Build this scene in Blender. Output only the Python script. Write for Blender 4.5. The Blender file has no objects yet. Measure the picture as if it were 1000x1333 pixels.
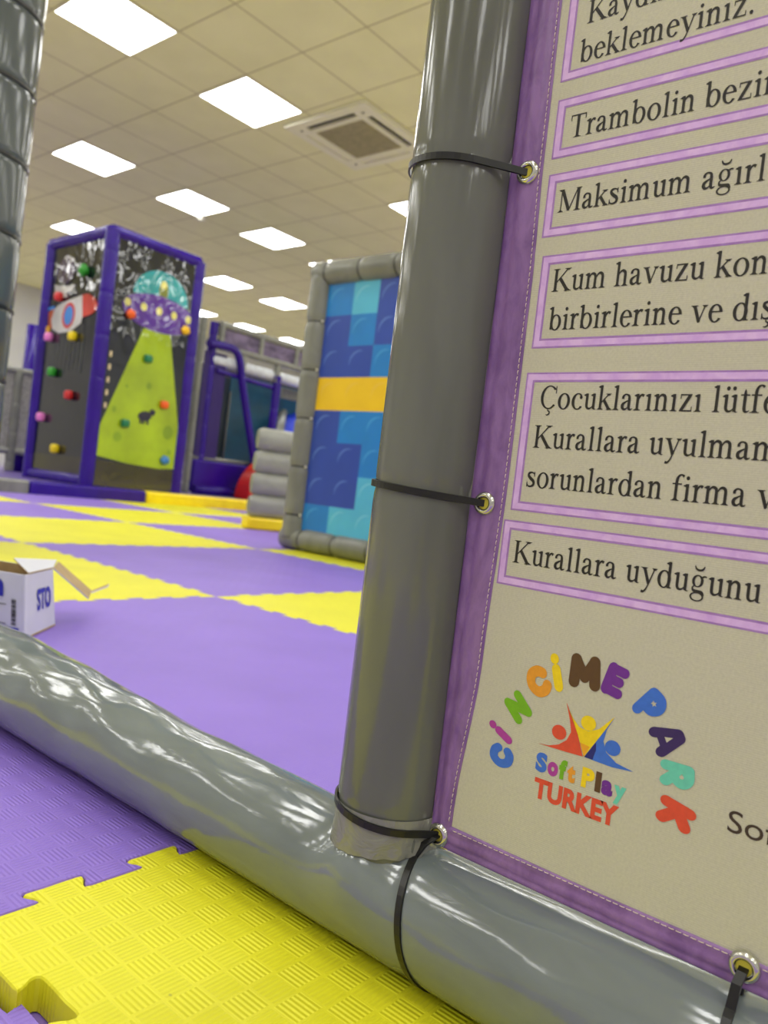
import bpy, math, random
from math import sin, cos, pi, sqrt, radians, atan2, hypot
from mathutils import Vector, Matrix

sc = bpy.context.scene
COL = sc.collection
rnd = random.Random(7)

# ------------------------------------------------------------------ camera
H = 0.2885
cam_data = bpy.data.cameras.new('camera')
cam = bpy.data.objects.new('camera', cam_data)
COL.objects.link(cam)
cam_data.sensor_fit = 'VERTICAL'
cam_data.sensor_height = 36.0
cam_data.lens = 36.0 * 1003.6 / 1333.0
cam_data.clip_start = 0.02
cam_data.clip_end = 100
RX = Vector((0.63404458, -0.76431185, 0.11753663))      # camera right
DN = Vector((0.05831881, -0.10429996, -0.99283455))     # camera down
FW = Vector((0.77109428, 0.63635596, -0.02155707))      # camera forward
m3 = Matrix((RX, -DN, -FW)).transposed()
cam.matrix_world = Matrix.Translation((0, 0, H)) @ m3.to_4x4()
cam_data.dof.use_dof = True
cam_data.dof.focus_distance = 0.47
cam_data.dof.aperture_fstop = 11.0
sc.camera = cam

# ------------------------------------------------------------------ view, world, lamps
sc.view_settings.view_transform = 'Standard'
sc.view_settings.look = 'None'
sc.view_settings.exposure = 0.27
sc.view_settings.gamma = 1.0
sc.view_settings.use_curve_mapping = False
world = bpy.data.worlds.new('world')
sc.world = world
world.use_nodes = True
world.node_tree.nodes['Background'].inputs[0].default_value = (0.8, 0.85, 0.9, 1)
world.node_tree.nodes['Background'].inputs[1].default_value = 0.05

LAMP = 9.0                      # radiance of a lit ceiling panel
CEIL = 3.29
GX, GY = 2.401, 4.794           # origin of the 0.6 m ceiling grid
SEEN = [(0, 0), (2, 0), (2, 4), (4, 4), (6, 0), (6, 4), (8, 4), (4, 8), (8, 8), (10, 8), (10, 12), (12, 12), (14, 12)]
for gi in range(-10, 17, 2):
    for gj in range(-16, 13, 4):
        if (gi, gj) in SEEN or (gi, gj) == (4, 0):
            continue
        ld = bpy.data.lights.new('ceiling_lamp', 'AREA')
        ld.shape = 'SQUARE'
        ld.size = 0.56
        ld.energy = LAMP * pi * 0.56 * 0.56
        ld.color = (1.0, 1.0, 0.98)
        lo = bpy.data.objects.new('ceiling_lamp', ld)
        lo.location = (GX + .6 * gi + .3, GY + .6 * gj + .3, CEIL - 0.012)
        COL.objects.link(lo)

# ------------------------------------------------------------------ helpers
def lin(c):
    return tuple(((v / 255) / 12.92 if v / 255 <= 0.04045 else ((v / 255 + 0.055) / 1.055) ** 2.4) for v in c) + (1.0,)

class NT:
    def __init__(s, name):
        s.m = bpy.data.materials.new(name)
        s.m.use_nodes = True
        s.t = s.m.node_tree
        s.b = s.t.nodes['Principled BSDF']
    def n(s, typ, **kw):
        nd = s.t.nodes.new(typ)
        for k, v in kw.items():
            if k.startswith('i_'):
                key = k[2:]
                nd.inputs[int(key) if key.isdigit() else key].default_value = v
            else:
                setattr(nd, k, v)
        return nd
    def l(s, a, b):
        s.t.links.new(a, b)
    def math(s, op, a, b=None, c=None):
        nd = s.n('ShaderNodeMath', operation=op)
        for i, v in enumerate((a, b, c)):
            if v is None: continue
            if isinstance(v, (int, float)): nd.inputs[i].default_value = v
            else: s.l(v, nd.inputs[i])
        return nd.outputs[0]
    def coords(s, kind='Object', scale=(1, 1, 1)):
        tc = s.n('ShaderNodeTexCoord')
        mp = s.n('ShaderNodeMapping')
        mp.inputs['Scale'].default_value = scale
        s.l(tc.outputs[kind], mp.inputs['Vector'])
        return mp.outputs[0]
    def noise(s, vec, scale, detail=4, rough=.55, dist=0):
        nd = s.n('ShaderNodeTexNoise')
        nd.inputs['Scale'].default_value = scale
        nd.inputs['Detail'].default_value = detail
        nd.inputs['Roughness'].default_value = rough
        nd.inputs['Distortion'].default_value = dist
        s.l(vec, nd.inputs['Vector'])
        return nd.outputs['Fac']
    def bump(s, h, strength=.3, dist=.01, prev=None):
        nd = s.n('ShaderNodeBump')
        nd.inputs['Strength'].default_value = strength
        nd.inputs['Distance'].default_value = dist
        s.l(h, nd.inputs['Height'])
        if prev is not None: s.l(prev, nd.inputs['Normal'])
        return nd.outputs[0]
    def ramp(s, fac, stops):
        nd = s.n('ShaderNodeValToRGB')
        el = nd.color_ramp.elements
        while len(el) < len(stops): el.new(0.5)
        for e, (p, c) in zip(el, stops):
            e.position = p
            e.color = c
        s.l(fac, nd.inputs[0])
        return nd.outputs[0]

def base(name, col, rough=.5, metal=0, spec=.5, coat=0, coat_rough=.05):
    t = NT(name)
    t.b.inputs['Base Color'].default_value = lin(col)
    t.b.inputs['Roughness'].default_value = rough
    t.b.inputs['Metallic'].default_value = metal
    t.b.inputs['Specular IOR Level'].default_value = spec
    t.b.inputs['Coat Weight'].default_value = coat
    t.b.inputs['Coat Roughness'].default_value = coat_rough
    return t

def plain(name, col, rough=.5, metal=0, spec=.5, var=.06, scale=20, bump=0.0, coat=0):
    """colour with a light procedural mottling (and grain when bump is set)"""
    t = base(name, col, rough, metal, spec, coat)
    v = t.coords()
    f = t.noise(v, scale)
    a = lin([max(0, c * (1 - var)) for c in col]); b = lin([min(255, c * (1 + var)) for c in col])
    t.l(t.ramp(f, [(.3, a), (.7, b)]), t.b.inputs['Base Color'])
    if bump:
        t.l(t.bump(t.noise(v, scale * 4), bump, .004), t.b.inputs['Normal'])
    return t.m

def vinyl(name, col, rough=.22, wr=.35, scale=(9, 3, 9), fine=.0, dist=.01, spec=.5):
    """glossy soft-play vinyl with long soft wrinkles"""
    t = base(name, col, rough, 0, spec)
    v = t.coords('Object', scale)
    f = t.noise(v, 1.6, 3, .5, .6)
    g = t.noise(v, 6.0, 3, .5, 1.0)
    nb = t.bump(f, wr, dist)
    nb = t.bump(g, wr * .45, dist * .5, nb)
    t.l(nb, t.b.inputs['Normal'])
    a = lin([c * .95 for c in col]); b = lin([min(255, c * 1.05) for c in col])
    t.l(t.ramp(f, [(.35, a), (.65, b)]), t.b.inputs['Base Color'])
    return t.m

class MB:
    def __init__(s):
        s.v = []; s.f = []; s.m = []; s.s = []
    def add(s, vs, fs, mi=0, sm=False):
        o = len(s.v)
        s.v += [tuple(p) for p in vs]
        for f in fs:
            s.f.append(tuple(i + o for i in f)); s.m.append(mi); s.s.append(sm)
        return s
    def box(s, a, b, mi=0):
        x0, y0, z0 = a; x1, y1, z1 = b
        return s.add([(x0, y0, z0), (x1, y0, z0), (x1, y1, z0), (x0, y1, z0), (x0, y0, z1), (x1, y0, z1), (x1, y1, z1), (x0, y1, z1)],
                     [(3, 2, 1, 0), (4, 5, 6, 7), (0, 1, 5, 4), (1, 2, 6, 5), (2, 3, 7, 6), (3, 0, 4, 7)], mi)
    def prism(s, pts, d, mi=0):
        """closed outline pts (3D, planar) pushed along vector d"""
        n = len(pts); d = Vector(d)
        vs = [Vector(p) for p in pts] + [Vector(p) + d for p in pts]
        fs = [tuple(range(n))[::-1], tuple(range(n, 2 * n))] + [(i, (i + 1) % n, n + (i + 1) % n, n + i) for i in range(n)]
        return s.add(vs, fs, mi)
    def poly(s, pts, mi=0):
        return s.add(pts, [tuple(range(len(pts)))], mi)
    def tube(s, path, r, seg=16, mi=0, caps=True, closed=False, sm=True, up=None):
        """tube along path; r a number or a function of (index, angle)"""
        P = [Vector(p) for p in path]; n = len(P)
        rf = r if callable(r) else (lambda i, a: r)
        vs = []; nrm = None
        for i in range(n):
            if closed: t = P[(i + 1) % n] - P[i - 1]
            else: t = P[min(i + 1, n - 1)] - P[max(i - 1, 0)]
            t.normalize()
            if nrm is None:
                ref = Vector(up) if up else (Vector((0, 0, 1)) if abs(t.z) < .9 else Vector((1, 0, 0)))
                nrm = (ref - t * ref.dot(t)).normalized()
            else:
                nrm = (nrm - t * nrm.dot(t)).normalized()
            bn = t.cross(nrm)
            for k in range(seg):
                a = 2 * pi * k / seg
                vs.append(P[i] + (nrm * cos(a) + bn * sin(a)) * rf(i, a))
        fs = []
        for i in range(n if closed else n - 1):
            j = (i + 1) % n
            for k in range(seg):
                q = (k + 1) % seg
                fs.append((i * seg + k, i * seg + q, j * seg + q, j * seg + k))
        s.add(vs, fs, mi, sm)
        if caps and not closed:
            o = len(s.v) - len(vs)
            s.f.append(tuple(o + k for k in range(seg))[::-1]); s.m.append(mi); s.s.append(False)
            s.f.append(tuple(o + (n - 1) * seg + k for k in range(seg))); s.m.append(mi); s.s.append(False)
        return s
    def strap(s, path, w, th, nrms, wdir, mi=0, closed=True):
        """flat band along path: nrms outward per point, wdir the width direction per point"""
        n = len(path); vs = []
        for p, nn, wd in zip(path, nrms, wdir):
            p = Vector(p); nn = Vector(nn).normalized(); wd = Vector(wd).normalized()
            vs += [p - wd * w / 2, p + wd * w / 2, p + wd * w / 2 * .92 + nn * th, p - wd * w / 2 * .92 + nn * th]
        fs = []
        for i in range(n if closed else n - 1):
            j = (i + 1) % n
            for k in range(4):
                q = (k + 1) % 4
                fs.append((i * 4 + k, i * 4 + q, j * 4 + q, j * 4 + k))
        if not closed:
            fs += [(0, 1, 2, 3), ((n - 1) * 4 + 3, (n - 1) * 4 + 2, (n - 1) * 4 + 1, (n - 1) * 4)]
        return s.add(vs, fs, mi)
    def sphere(s, c, r, seg=16, rings=10, mi=0, f=None, sm=True):
        c = Vector(c)
        rx, ry, rz = (r, r, r) if not hasattr(r, '__len__') else r
        vs = []
        for i in range(rings + 1):
            th = pi * i / rings
            for k in range(seg):
                a = 2 * pi * k / seg
                d = Vector((sin(th) * cos(a), sin(th) * sin(a), cos(th)))
                q = f(d) if f else 1
                vs.append(c + Vector((d.x * rx, d.y * ry, d.z * rz)) * q)
        fs = [(i * seg + k, (i + 1) * seg + k, (i + 1) * seg + (k + 1) % seg, i * seg + (k + 1) % seg) for i in range(rings) for k in range(seg)]
        return s.add(vs, fs, mi, sm)
    def build(s, name, mats, parent=None, bevel=0, seg=2, sub=0, loc=None):
        if not isinstance(mats, (list, tuple)): mats = [mats]
        off = Vector(loc) if loc is not None else (ROOT[parent.name] if parent is not None else Vector((0, 0, 0)))
        me = bpy.data.meshes.new(name)
        me.from_pydata([tuple(Vector(v) - off) for v in s.v], [], s.f)
        for m in mats: me.materials.append(m)
        me.polygons.foreach_set('material_index', s.m)
        me.polygons.foreach_set('use_smooth', s.s)
        me.update()
        o = bpy.data.objects.new(name, me)
        COL.objects.link(o)
        if parent is not None:
            o.parent = parent
            ROOT[o.name] = off
        else:
            o.location = off
            ROOT[o.name] = off
        if bevel:
            b = o.modifiers.new('bevel', 'BEVEL'); b.width = bevel; b.segments = seg; b.limit_method = 'ANGLE'; b.angle_limit = radians(40)
        if sub:
            b = o.modifiers.new('sub', 'SUBSURF'); b.levels = sub; b.render_levels = sub
        return o

ROOT = {}
def tag(o, label, cat, group=None):
    o['label'] = label; o['category'] = cat
    if group: o['group'] = group
    return o
def thing(name, loc, label, cat, group=None):
    o = bpy.data.objects.new(name, None)
    o.location = loc; o.empty_display_size = .05
    COL.objects.link(o); ROOT[o.name] = Vector(loc)
    return tag(o, label, cat, group)
def struct(o):
    o['kind'] = 'structure'; return o
def copy_tree(o, parent=None):
    c = o.copy(); COL.objects.link(c)
    if parent is not None:
        c.parent = parent; c.matrix_parent_inverse = o.matrix_parent_inverse.copy()
    for ch in list(o.children): copy_tree(ch, c)
    return c
def spline(pts, n=6):
    """Catmull-Rom through tuples"""
    out = []
    P = [pts[0]] + list(pts) + [pts[-1]]
    for i in range(1, len(P) - 2):
        for k in range(n):
            t = k / n
            out.append(tuple(.5 * (2 * b + (c - a) * t + (2 * a - 5 * b + 4 * c - d) * t * t + (3 * b - a - 3 * c + d) * t ** 3)
                             for a, b, c, d in zip(P[i - 1], P[i], P[i + 1], P[i + 2])))
    out.append(tuple(pts[-1]))
    return out
def wob(x, seed=0):
    return sin(x * 1.0 + seed * 1.7) * .5 + sin(x * 2.3 + seed * 3.1) * .3 + sin(x * 5.1 + seed * .7) * .2

# ------------------------------------------------------------------ materials
M = {}
M['grey_post'] = vinyl('grey_vinyl_post', (104, 107, 100), .14, .10, (14, 14, 3.0), dist=.006)
M['grey_pipe'] = vinyl('grey_vinyl_pipe', (112, 121, 123), .13, .16, (14, 5, 14), dist=.006, spec=.9)
M['grey_pad'] = vinyl('grey_vinyl_pad', (128, 130, 124), .26, .25, (8, 8, 3))
M['grey_roll'] = vinyl('grey_vinyl_roll', (150, 152, 146), .24, .15, (3, 6, 6))
M['grey_column'] = vinyl('grey_vinyl_column', (82, 89, 93), .15, .05, (6, 6, 1.6))
M['purple_pad'] = vinyl('purple_vinyl_pad', (46, 9, 138), .27, .2, (5, 5, 3), spec=.35)
M['yellow_pad'] = vinyl('yellow_vinyl_pad', (252, 218, 8), .3, .15, (3, 4, 4))
M['red_pad'] = vinyl('red_vinyl_pad', (214, 40, 30), .3, .1)
M['black_tie'] = plain('black_nylon', (16, 16, 18), .32, scale=90)
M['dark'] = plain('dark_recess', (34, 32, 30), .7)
M['steel'] = plain('nickel_eyelet', (205, 205, 200), .2, 1.0, scale=60, var=.03)
M['white_plate'] = plain('cream_plastic', (232, 230, 214), .45, scale=3, var=.015)
M['navy_gloss'] = None

def mat_foam(name, col):
    """EVA puzzle mat: embossed basket-weave of short ridges"""
    t = base(name, col, .48, 0, .5)
    tc = t.n('ShaderNodeTexCoord')
    sx = t.n('ShaderNodeSeparateXYZ'); t.l(tc.outputs['Object'], sx.inputs[0])
    u = t.math('MULTIPLY', sx.outputs[0], 1 / .0207); v = t.math('MULTIPLY', sx.outputs[1], 1 / .0207)
    par = t.math('FLOORED_MODULO', t.math('ADD', t.math('FLOOR', u), t.math('FLOOR', v)), 2.0)
    fu = t.math('FRACT', u); fv = t.math('FRACT', v)
    a = t.math('ADD', t.math('MULTIPLY', fu, par), t.math('MULTIPLY', fv, t.math('SUBTRACT', 1.0, par)))
    b = t.math('ADD', t.math('MULTIPLY', fv, par), t.math('MULTIPLY', fu, t.math('SUBTRACT', 1.0, par)))
    w = t.math('SINE', t.math('MULTIPLY', a, 2 * pi * 6))
    w = t.math('SMOOTHSTEP', w, -.2, .9) if False else t.math('MULTIPLY_ADD', w, .5, .5)
    edge = t.math('MULTIPLY', t.math('GREATER_THAN', b, .08), t.math('LESS_THAN', b, .92))
    h = t.math('MULTIPLY', w, edge)
    nz = t.noise(tc.outputs['Object'], 320, 2)
    h2 = t.math('MULTIPLY_ADD', nz, .12, h)
    t.l(t.bump(h2, .52, .0009), t.b.inputs['Normal'])
    f = t.noise(tc.outputs['Object'], 5, 4)
    sp = t.noise(tc.outputs['Object'], 75, 2)
    c1 = t.ramp(f, [(.3, lin([c * .965 for c in col])), (.7, lin([min(255, c * 1.02) for c in col]))])
    mx = t.n('ShaderNodeMix', data_type='RGBA')
    dirt = t.ramp(sp, [(.76, (0, 0, 0, 1)), (.80, (.45, .45, .45, 1))])
    t.l(dirt, mx.inputs[0]); t.l(c1, mx.inputs[6]); mx.inputs[7].default_value = lin((110, 100, 90))
    t.l(mx.outputs[2], t.b.inputs['Base Color'])
    return t.m
M['foam_yellow'] = mat_foam('yellow_foam', (230, 226, 36))
M['foam_purple'] = mat_foam('purple_foam', (143, 115, 214))

def mat_ceiling():
    t = base('ceiling_tile', (226, 224, 212), .85, 0, .2)
    tc = t.n('ShaderNodeTexCoord')
    sx = t.n('ShaderNodeSeparateXYZ'); t.l(tc.outputs['Object'], sx.inputs[0])
    def lines(o, off):
        q = t.math('FRACT', t.math('MULTIPLY_ADD', o, 1 / .6, -off / .6 + 40))
        d = t.math('ABSOLUTE', t.math('SUBTRACT', q, .5))
        return t.math('GREATER_THAN', d, .5 - .011)
    g = t.math('MAXIMUM', lines(sx.outputs[0], GX), lines(sx.outputs[1], GY))
    mx = t.n('ShaderNodeMix', data_type='RGBA')
    f = t.noise(tc.outputs['Object'], 3, 4)
    c = t.ramp(f, [(.3, lin((229, 227, 193))), (.7, lin((236, 234, 201)))])
    t.l(g, mx.inputs[0]); t.l(c, mx.inputs[6]); mx.inputs[7].default_value = lin((190, 184, 152))
    t.l(mx.outputs[2], t.b.inputs['Base Color'])
    t.l(t.bump(t.math('SUBTRACT', 1.0, g), .5, .006), t.b.inputs['Normal'])
    return t.m
M['ceiling'] = mat_ceiling()
M['wall'] = plain('painted_wall', (196, 196, 200), .8, scale=2, var=.02, bump=.05)
M['slab'] = plain('concrete_floor', (96, 92, 88), .9, scale=8, bump=.2)

def emit(name, col, s):
    t = base(name, (240, 240, 240), .5)
    t.b.inputs['Emission Color'].default_value = col
    t.b.inputs['Emission Strength'].default_value = s
    return t.m
M['lamp'] = emit('lit_diffuser', (1, 1, .98, 1), LAMP)

def mat_canvas(name, col, rough=.6):
    t = base(name, col, rough, 0, .3)
    tc = t.n('ShaderNodeTexCoord')
    sx = t.n('ShaderNodeSeparateXYZ'); t.l(tc.outputs['Object'], sx.inputs[0])
    a = t.math('SINE', t.math('MULTIPLY', sx.outputs[1], 2 * pi / .0011))
    b = t.math('SINE', t.math('MULTIPLY', sx.outputs[2], 2 * pi / .0011))
    h = t.math('ADD', a, b)
    nb = t.bump(h, .18, .0002)
    nb = t.bump(t.noise(tc.outputs['Object'], 14, 3), .12, .01, nb)
    t.l(nb, t.b.inputs['Normal'])
    f = t.noise(tc.outputs['Object'], 700, 2)
    t.l(t.ramp(f, [(.3, lin([c * .985 for c in col])), (.7, lin([min(255, c * 1.03) for c in col]))]), t.b.inputs['Base Color'])
    return t.m
M['canvas'] = mat_canvas('beige_canvas', (203, 201, 177))
M['ink'] = plain('black_print', (34, 32, 28), .55, scale=300, var=.1)
M['brown_ink'] = plain('brown_print', (66, 52, 36), .55, scale=300, var=.05)

def mat_streak(name, ca, cb, rough, scale):
    t = base(name, ca, rough, 0, .5)
    v = t.coords('Object', scale)
    f = t.noise(v, 1.0, 4, .6, .4)
    t.l(t.ramp(f, [(.35, lin(ca)), (.62, lin(cb))]), t.b.inputs['Base Color'])
    t.l(t.bump(f, .15, .001), t.b.inputs['Normal'])
    return t.m
M['hem'] = mat_streak('purple_satin', (126, 90, 148), (152, 114, 172), .32, (300, 90, 40))
M['frame_edge'] = mat_streak('mauve_print_edge', (164, 120, 190), (178, 136, 204), .5, (200, 120, 120))
M['frame_core'] = mat_streak('lilac_print', (214, 170, 234), (232, 196, 246), .5, (200, 90, 90))
M['thread'] = plain('pale_thread', (226, 210, 196), .7, scale=400)
def ink(name, col): return plain(name, col, .55, scale=300, var=.03)
LOGO = dict(blue=(62, 116, 214), magenta=(178, 62, 160), green=(120, 184, 20), orange=(236, 160, 40), yellow=(250, 218, 10), brown=(94, 66, 30),
            purple=(114, 44, 150), darkpurple=(58, 38, 96), aqua=(110, 212, 184), red=(226, 82, 48), navy=(36, 40, 120), amber=(240, 170, 30))
for k, c in LOGO.items(): M['logo_' + k] = ink('print_' + k, c)

t = base('foam_underlay', (140, 120, 200), .6)      # the same two foam colours, metre by metre
tc = t.n('ShaderNodeTexCoord'); mp = t.n('ShaderNodeMapping'); mp.inputs['Location'].default_value = (-.182 + 40, .537 + 40, .5)
t.l(tc.outputs['Object'], mp.inputs['Vector'])
ck = t.n('ShaderNodeTexChecker'); ck.inputs['Scale'].default_value = 1.0
ck.inputs['Color1'].default_value = lin((236, 232, 38)); ck.inputs['Color2'].default_value = lin((143, 115, 214))
t.l(mp.outputs[0], ck.inputs['Vector']); t.l(ck.outputs['Color'], t.b.inputs['Base Color'])
M['underlay'] = t.m

# ------------------------------------------------------------------ the room
X0, X1, Y0, Y1 = -4.2, 13.5, -5.6, 14.2
fl = MB().box((X0, Y0, -.10), (X1, Y1, -.021)).build('floor', M['underlay']); struct(fl)
ce = MB().box((X0, Y0, CEIL), (X1, Y1, CEIL + .1)).build('ceiling', M['ceiling']); struct(ce)
struct(MB().box((X0, Y1, -.1), (X1, Y1 + .15, CEIL + .1)).build('wall_back', M['wall']))
struct(MB().box((X1, Y0, -.1), (X1 + .15, Y1, CEIL + .1)).build('wall_right', M['wall']))
struct(MB().box((X0 - .15, Y0, -.1), (X0, Y1, CEIL + .1)).build('wall_left', M['wall']))
struct(MB().box((X0, Y0 - .15, -.1), (X1, Y0, CEIL + .1)).build('wall_front', M['wall']))

# ------------------------------------------------------------------ puzzle mats
OX, OY = 0.182, -0.537
NT_ = 13
PIT = 1.0 / NT_
def tooth_line(phase, dep=.0155, r=.0032):
    """one jigsaw edge from s=0 to s=1: list of (s, out)"""
    out = [(0.0, 0.0)]
    k = 0
    c = phase * PIT
    while c < 1 - .02:
        if c > .02:
            b = .0160; w = .0212
            for (ds, o) in [(-b - .004, 0), (-b, .0006), (-b - .0015, dep * .35), (-w + .0005, dep * .66), (-w, dep * .86), (-w + .0012, dep * .97), (-w + .004, dep),
                            (-.006, dep * .97), (.006, dep * 1.0), (w - .004, dep), (w - .0012, dep * .97), (w, dep * .86), (w - .0005, dep * .66), (b + .0015, dep * .35), (b, .0006), (b + .004, 0)]:
                s_ = c + ds
                if 0 < s_ < 1: out.append((s_, o))
        c += PIT
    out.append((1.0, 0.0))
    return out
TL = tooth_line(.213)
def mat_outline(left=None, right=None, lx=0.0, rx=1.0):
    """outline anticlockwise; tabs point +x / +y, sockets bite in on the other two sides"""
    bot = [(s, o) for s, o in TL]
    lf = left or TL; rt = right or TL
    pts = [(lx, 0)] + [(s, o) for s, o in bot if lx + .03 < s < rx - .03] + [(rx, 0)]
    pts += [(rx + o, s) for s, o in rt[1:-1]]
    pts += [(rx, 1.0)] + [(s, 1.0 + o) for s, o in bot[::-1] if lx + .03 < s < rx - .03] + [(lx, 1.0)]
    pts += [(lx + o, s) for s, o in lf[1:-1][::-1]]
    return pts
def mat_mesh(name, pts, m, th=.02):
    g = .0004
    mb = MB()
    b = .0012
    n = len(pts)
    cx, cy = .5, .5
    ins = []
    for i, p in enumerate(pts):
        a = pts[i - 1]; c = pts[(i + 1) % n]
        dx, dy = c[0] - a[0], c[1] - a[1]; L = hypot(dx, dy) or 1
        ins.append((p[0] - dy / L * b, p[1] + dx / L * b))
    sh = []
    for i, p in enumerate(pts):
        a = pts[i - 1]; c = pts[(i + 1) % n]
        dx, dy = c[0] - a[0], c[1] - a[1]; L = hypot(dx, dy) or 1
        sh.append((p[0] - dy / L * g, p[1] + dx / L * g))
    vs = [(x, y, -th) for x, y in sh] + [(x, y, -b) for x, y in sh] + [(x, y, 0) for x, y in ins]
    fs = [tuple(range(n))[::-1], tuple(range(2 * n, 3 * n))]
    for l in (0, 1):
        fs += [(l * n + i, l * n + (i + 1) % n, (l + 1) * n + (i + 1) % n, (l + 1) * n + i) for i in range(n)]
    mb.add(vs, fs)
    return mb.build(name, m, loc=(0, 0, 0))
MATNAME = 'foam_mat'
proto_y = mat_mesh(MATNAME, mat_outline(), M['foam_yellow'])
proto_p = mat_mesh(MATNAME, mat_outline(), M['foam_purple'])
LEFT0 = tooth_line(.82)          # near yellow mat has its own left edge
near_y = mat_mesh(MATNAME, mat_outline(left=LEFT0, lx=.0275), M['foam_yellow'])
RT_ = [(s, o * .62 - .002) for s, o in LEFT0]
under_p = mat_mesh(MATNAME, mat_outline(right=RT_, rx=.998), M['foam_purple'], .011)
MAT_LABEL = {
 (0, 0): 'yellow foam puzzle mat nearest the viewer, in front of the grey floor pipe',
 (-1, 0): 'purple foam mat sliver seen through the gap in the nearest yellow mat',
 (0, 1): 'purple foam mat running under the long grey pipe, the white box on it',
 (1, 1): 'yellow foam mat with toothed edge just left of the near post, on open floor',
 (0, 2): 'yellow foam mat directly behind the white cardboard box',
 (1, 2): 'large purple foam mat in mid floor touching the foot of the brick panel',
 (2, 2): 'yellow foam mat under the foot of the blue brick panel',
 (1, 3): 'broad yellow foam mat across the floor, second yellow row beyond the box',
 (0, 3): 'purple foam mat cut by the left picture edge, beyond the mat behind the box',
 (2, 3): 'purple foam mat directly in front of the yellow base of the stacked rolls',
 (3, 3): 'yellow foam mat under the stacked grey rolls',
 (0, 4): 'yellow foam mat far back at the left picture edge',
 (1, 4): 'purple foam mat far back before the purple end of the platform',
 (2, 4): 'yellow foam mat far back leading to the purple edge of the platform',
 (3, 4): 'purple foam mat far back left of the stacked grey rolls',
 (1, 5): 'yellow foam mat along the purple platform edge, farthest row',
 (2, 5): 'purple foam mat along the purple platform edge, farthest row',
 (3, 5): 'yellow foam mat meeting the yellow platform edge, farthest row',
 (4, 5): 'purple foam mat meeting the yellow platform edge beside the rolls',
 (4, 4): 'yellow foam mat behind the stacked grey rolls',
 (2, 1): 'purple foam mat on the floor behind the beige rules banner',
 (3, 2): 'purple foam mat behind the blue brick panel',
 (1, 0): 'purple foam mat hidden behind the lowest part of the rules banner',
 (-1, 1): 'yellow foam mat beside the near purple mat, just beyond the picture edge',
}
used = set()
for (i, j), lab in MAT_LABEL.items():
    z = 0
    x, y = OX + i, OY + j
    if (i, j) == (0, 0): o = near_y
    elif (i, j) == (-1, 0): o = under_p; z = -.0095; x += .0275 - .0
    else:
        pr = proto_y if (i + j) % 2 == 0 else proto_p
        if pr in used: o = pr.copy(); COL.objects.link(o)
        else: o = pr; used.add(pr)
    o.location = (x, y, z)
    tag(o, lab, 'foam mat', 'puzzle mats of the play floor')

# ------------------------------------------------------------------ near frame: floor pipe and upright
PX, PYP = 0.397, 0.2930
def saddle(y, a):
    # the cover is pulled up to the foot of the post
    return .011 * math.exp(-((y - .2930) / .021) ** 2) * max(0, cos(a - .78)) ** 3
def pipe_r(y):
    pts = [(-2.0, .039), (.10, .0385), (.25, .0378), (.31, .0375), (.38, .0385), (.50, .0392), (.60, .0415), (.72, .0445), (.85, .0465), (1.05, .047), (1.3, .045), (2.6, .045)]
    for (a, ra), (b, rb) in zip(pts, pts[1:]):
        if y <= b:
            t = (y - a) / (b - a); t = t * t * (3 - 2 * t)
            return ra + (rb - ra) * t
    return .045
frame = thing('padded_barrier', (PX, PYP, 0), 'grey glossy vinyl padded frame, an upright post standing on a long floor pipe', 'padded barrier')
mb = MB(); ring = []; ys = [-.75 + 2.75 * i / 330 for i in range(331)]
SEG = 56; vs = []
for y in ys:
    r = pipe_r(y)
    amp = .0011 + .0013 * max(0, min(1, (y - .36) / .25))
    for k in range(SEG):
        a = 2 * pi * k / SEG                     # 0 = up
        top = max(0, cos(a - .5)) ** 2
        w = wob(y * 16 + sin(a * 2) * 1.7, 2) * .6 + sin(y * 41 + a * 5 + 2 * sin(y * 9)) * .28 + sin(y * 73 - a * 9) * .16
        rr = r + amp * w * (.25 + .75 * top)
        rr += saddle(y, a)
        # pinch by the tie at y = .25
        d = abs(y - (.2535 + .006 * cos(a)))
        rr -= .0012 * math.exp(-(d / .006) ** 2)
        d = abs(y - .078); rr -= .0012 * math.exp(-(d / .006) ** 2)
        vs.append((PX - rr * sin(a), y, r + rr * cos(a)))
fs = [(i * SEG + k, i * SEG + (k + 1) % SEG, (i + 1) * SEG + (k + 1) % SEG, (i + 1) * SEG + k) for i in range(len(ys) - 1) for k in range(SEG)]
mb.add(vs, fs, 0, True)
mb.add([vs[k] for k in range(SEG)], [tuple(range(SEG))[::-1]]); mb.add([vs[(len(ys) - 1) * SEG + k] for k in range(SEG)], [tuple(range(SEG))])
mb.build('floor_pipe', M['grey_pipe'], frame)
PR = .0336
mb = MB(); vs = []; zs = [.045 + 1.15 * i / 230 for i in range(231)]; SG = 48
for z in zs:
    for k in range(SG):
        a = 2 * pi * k / SG
        r = PR + .00055 * wob(z * 30 + sin(a * 2) * 2, 1) * max(0, cos(a + .4)) + .00035 * sin(a * 3 + z * 11)
        for zt, sg in ((.494, .004), (.295, .004), (.094, .004)):
            r -= .0010 * math.exp(-((z - zt) / sg) ** 2)
        # soft pleats that fan out above the top tie
        if .494 < z < .60: r += .0005 * sin(a * 17) * math.exp(-(z - .494) / .03)
        vs.append((.395 + r * cos(a), PYP + r * sin(a), z))
fs = [(i * SG + k, i * SG + (k + 1) % SG, (i + 1) * SG + (k + 1) % SG, (i + 1) * SG + k) for i in range(len(zs) - 1) for k in range(SG)]
mb.add(vs, fs, 0, True)
mb.add([vs[(len(zs) - 1) * SG + k] for k in range(SG)], [tuple(range(SG))])
mb.build('upright_post', M['grey_post'], frame)
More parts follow.
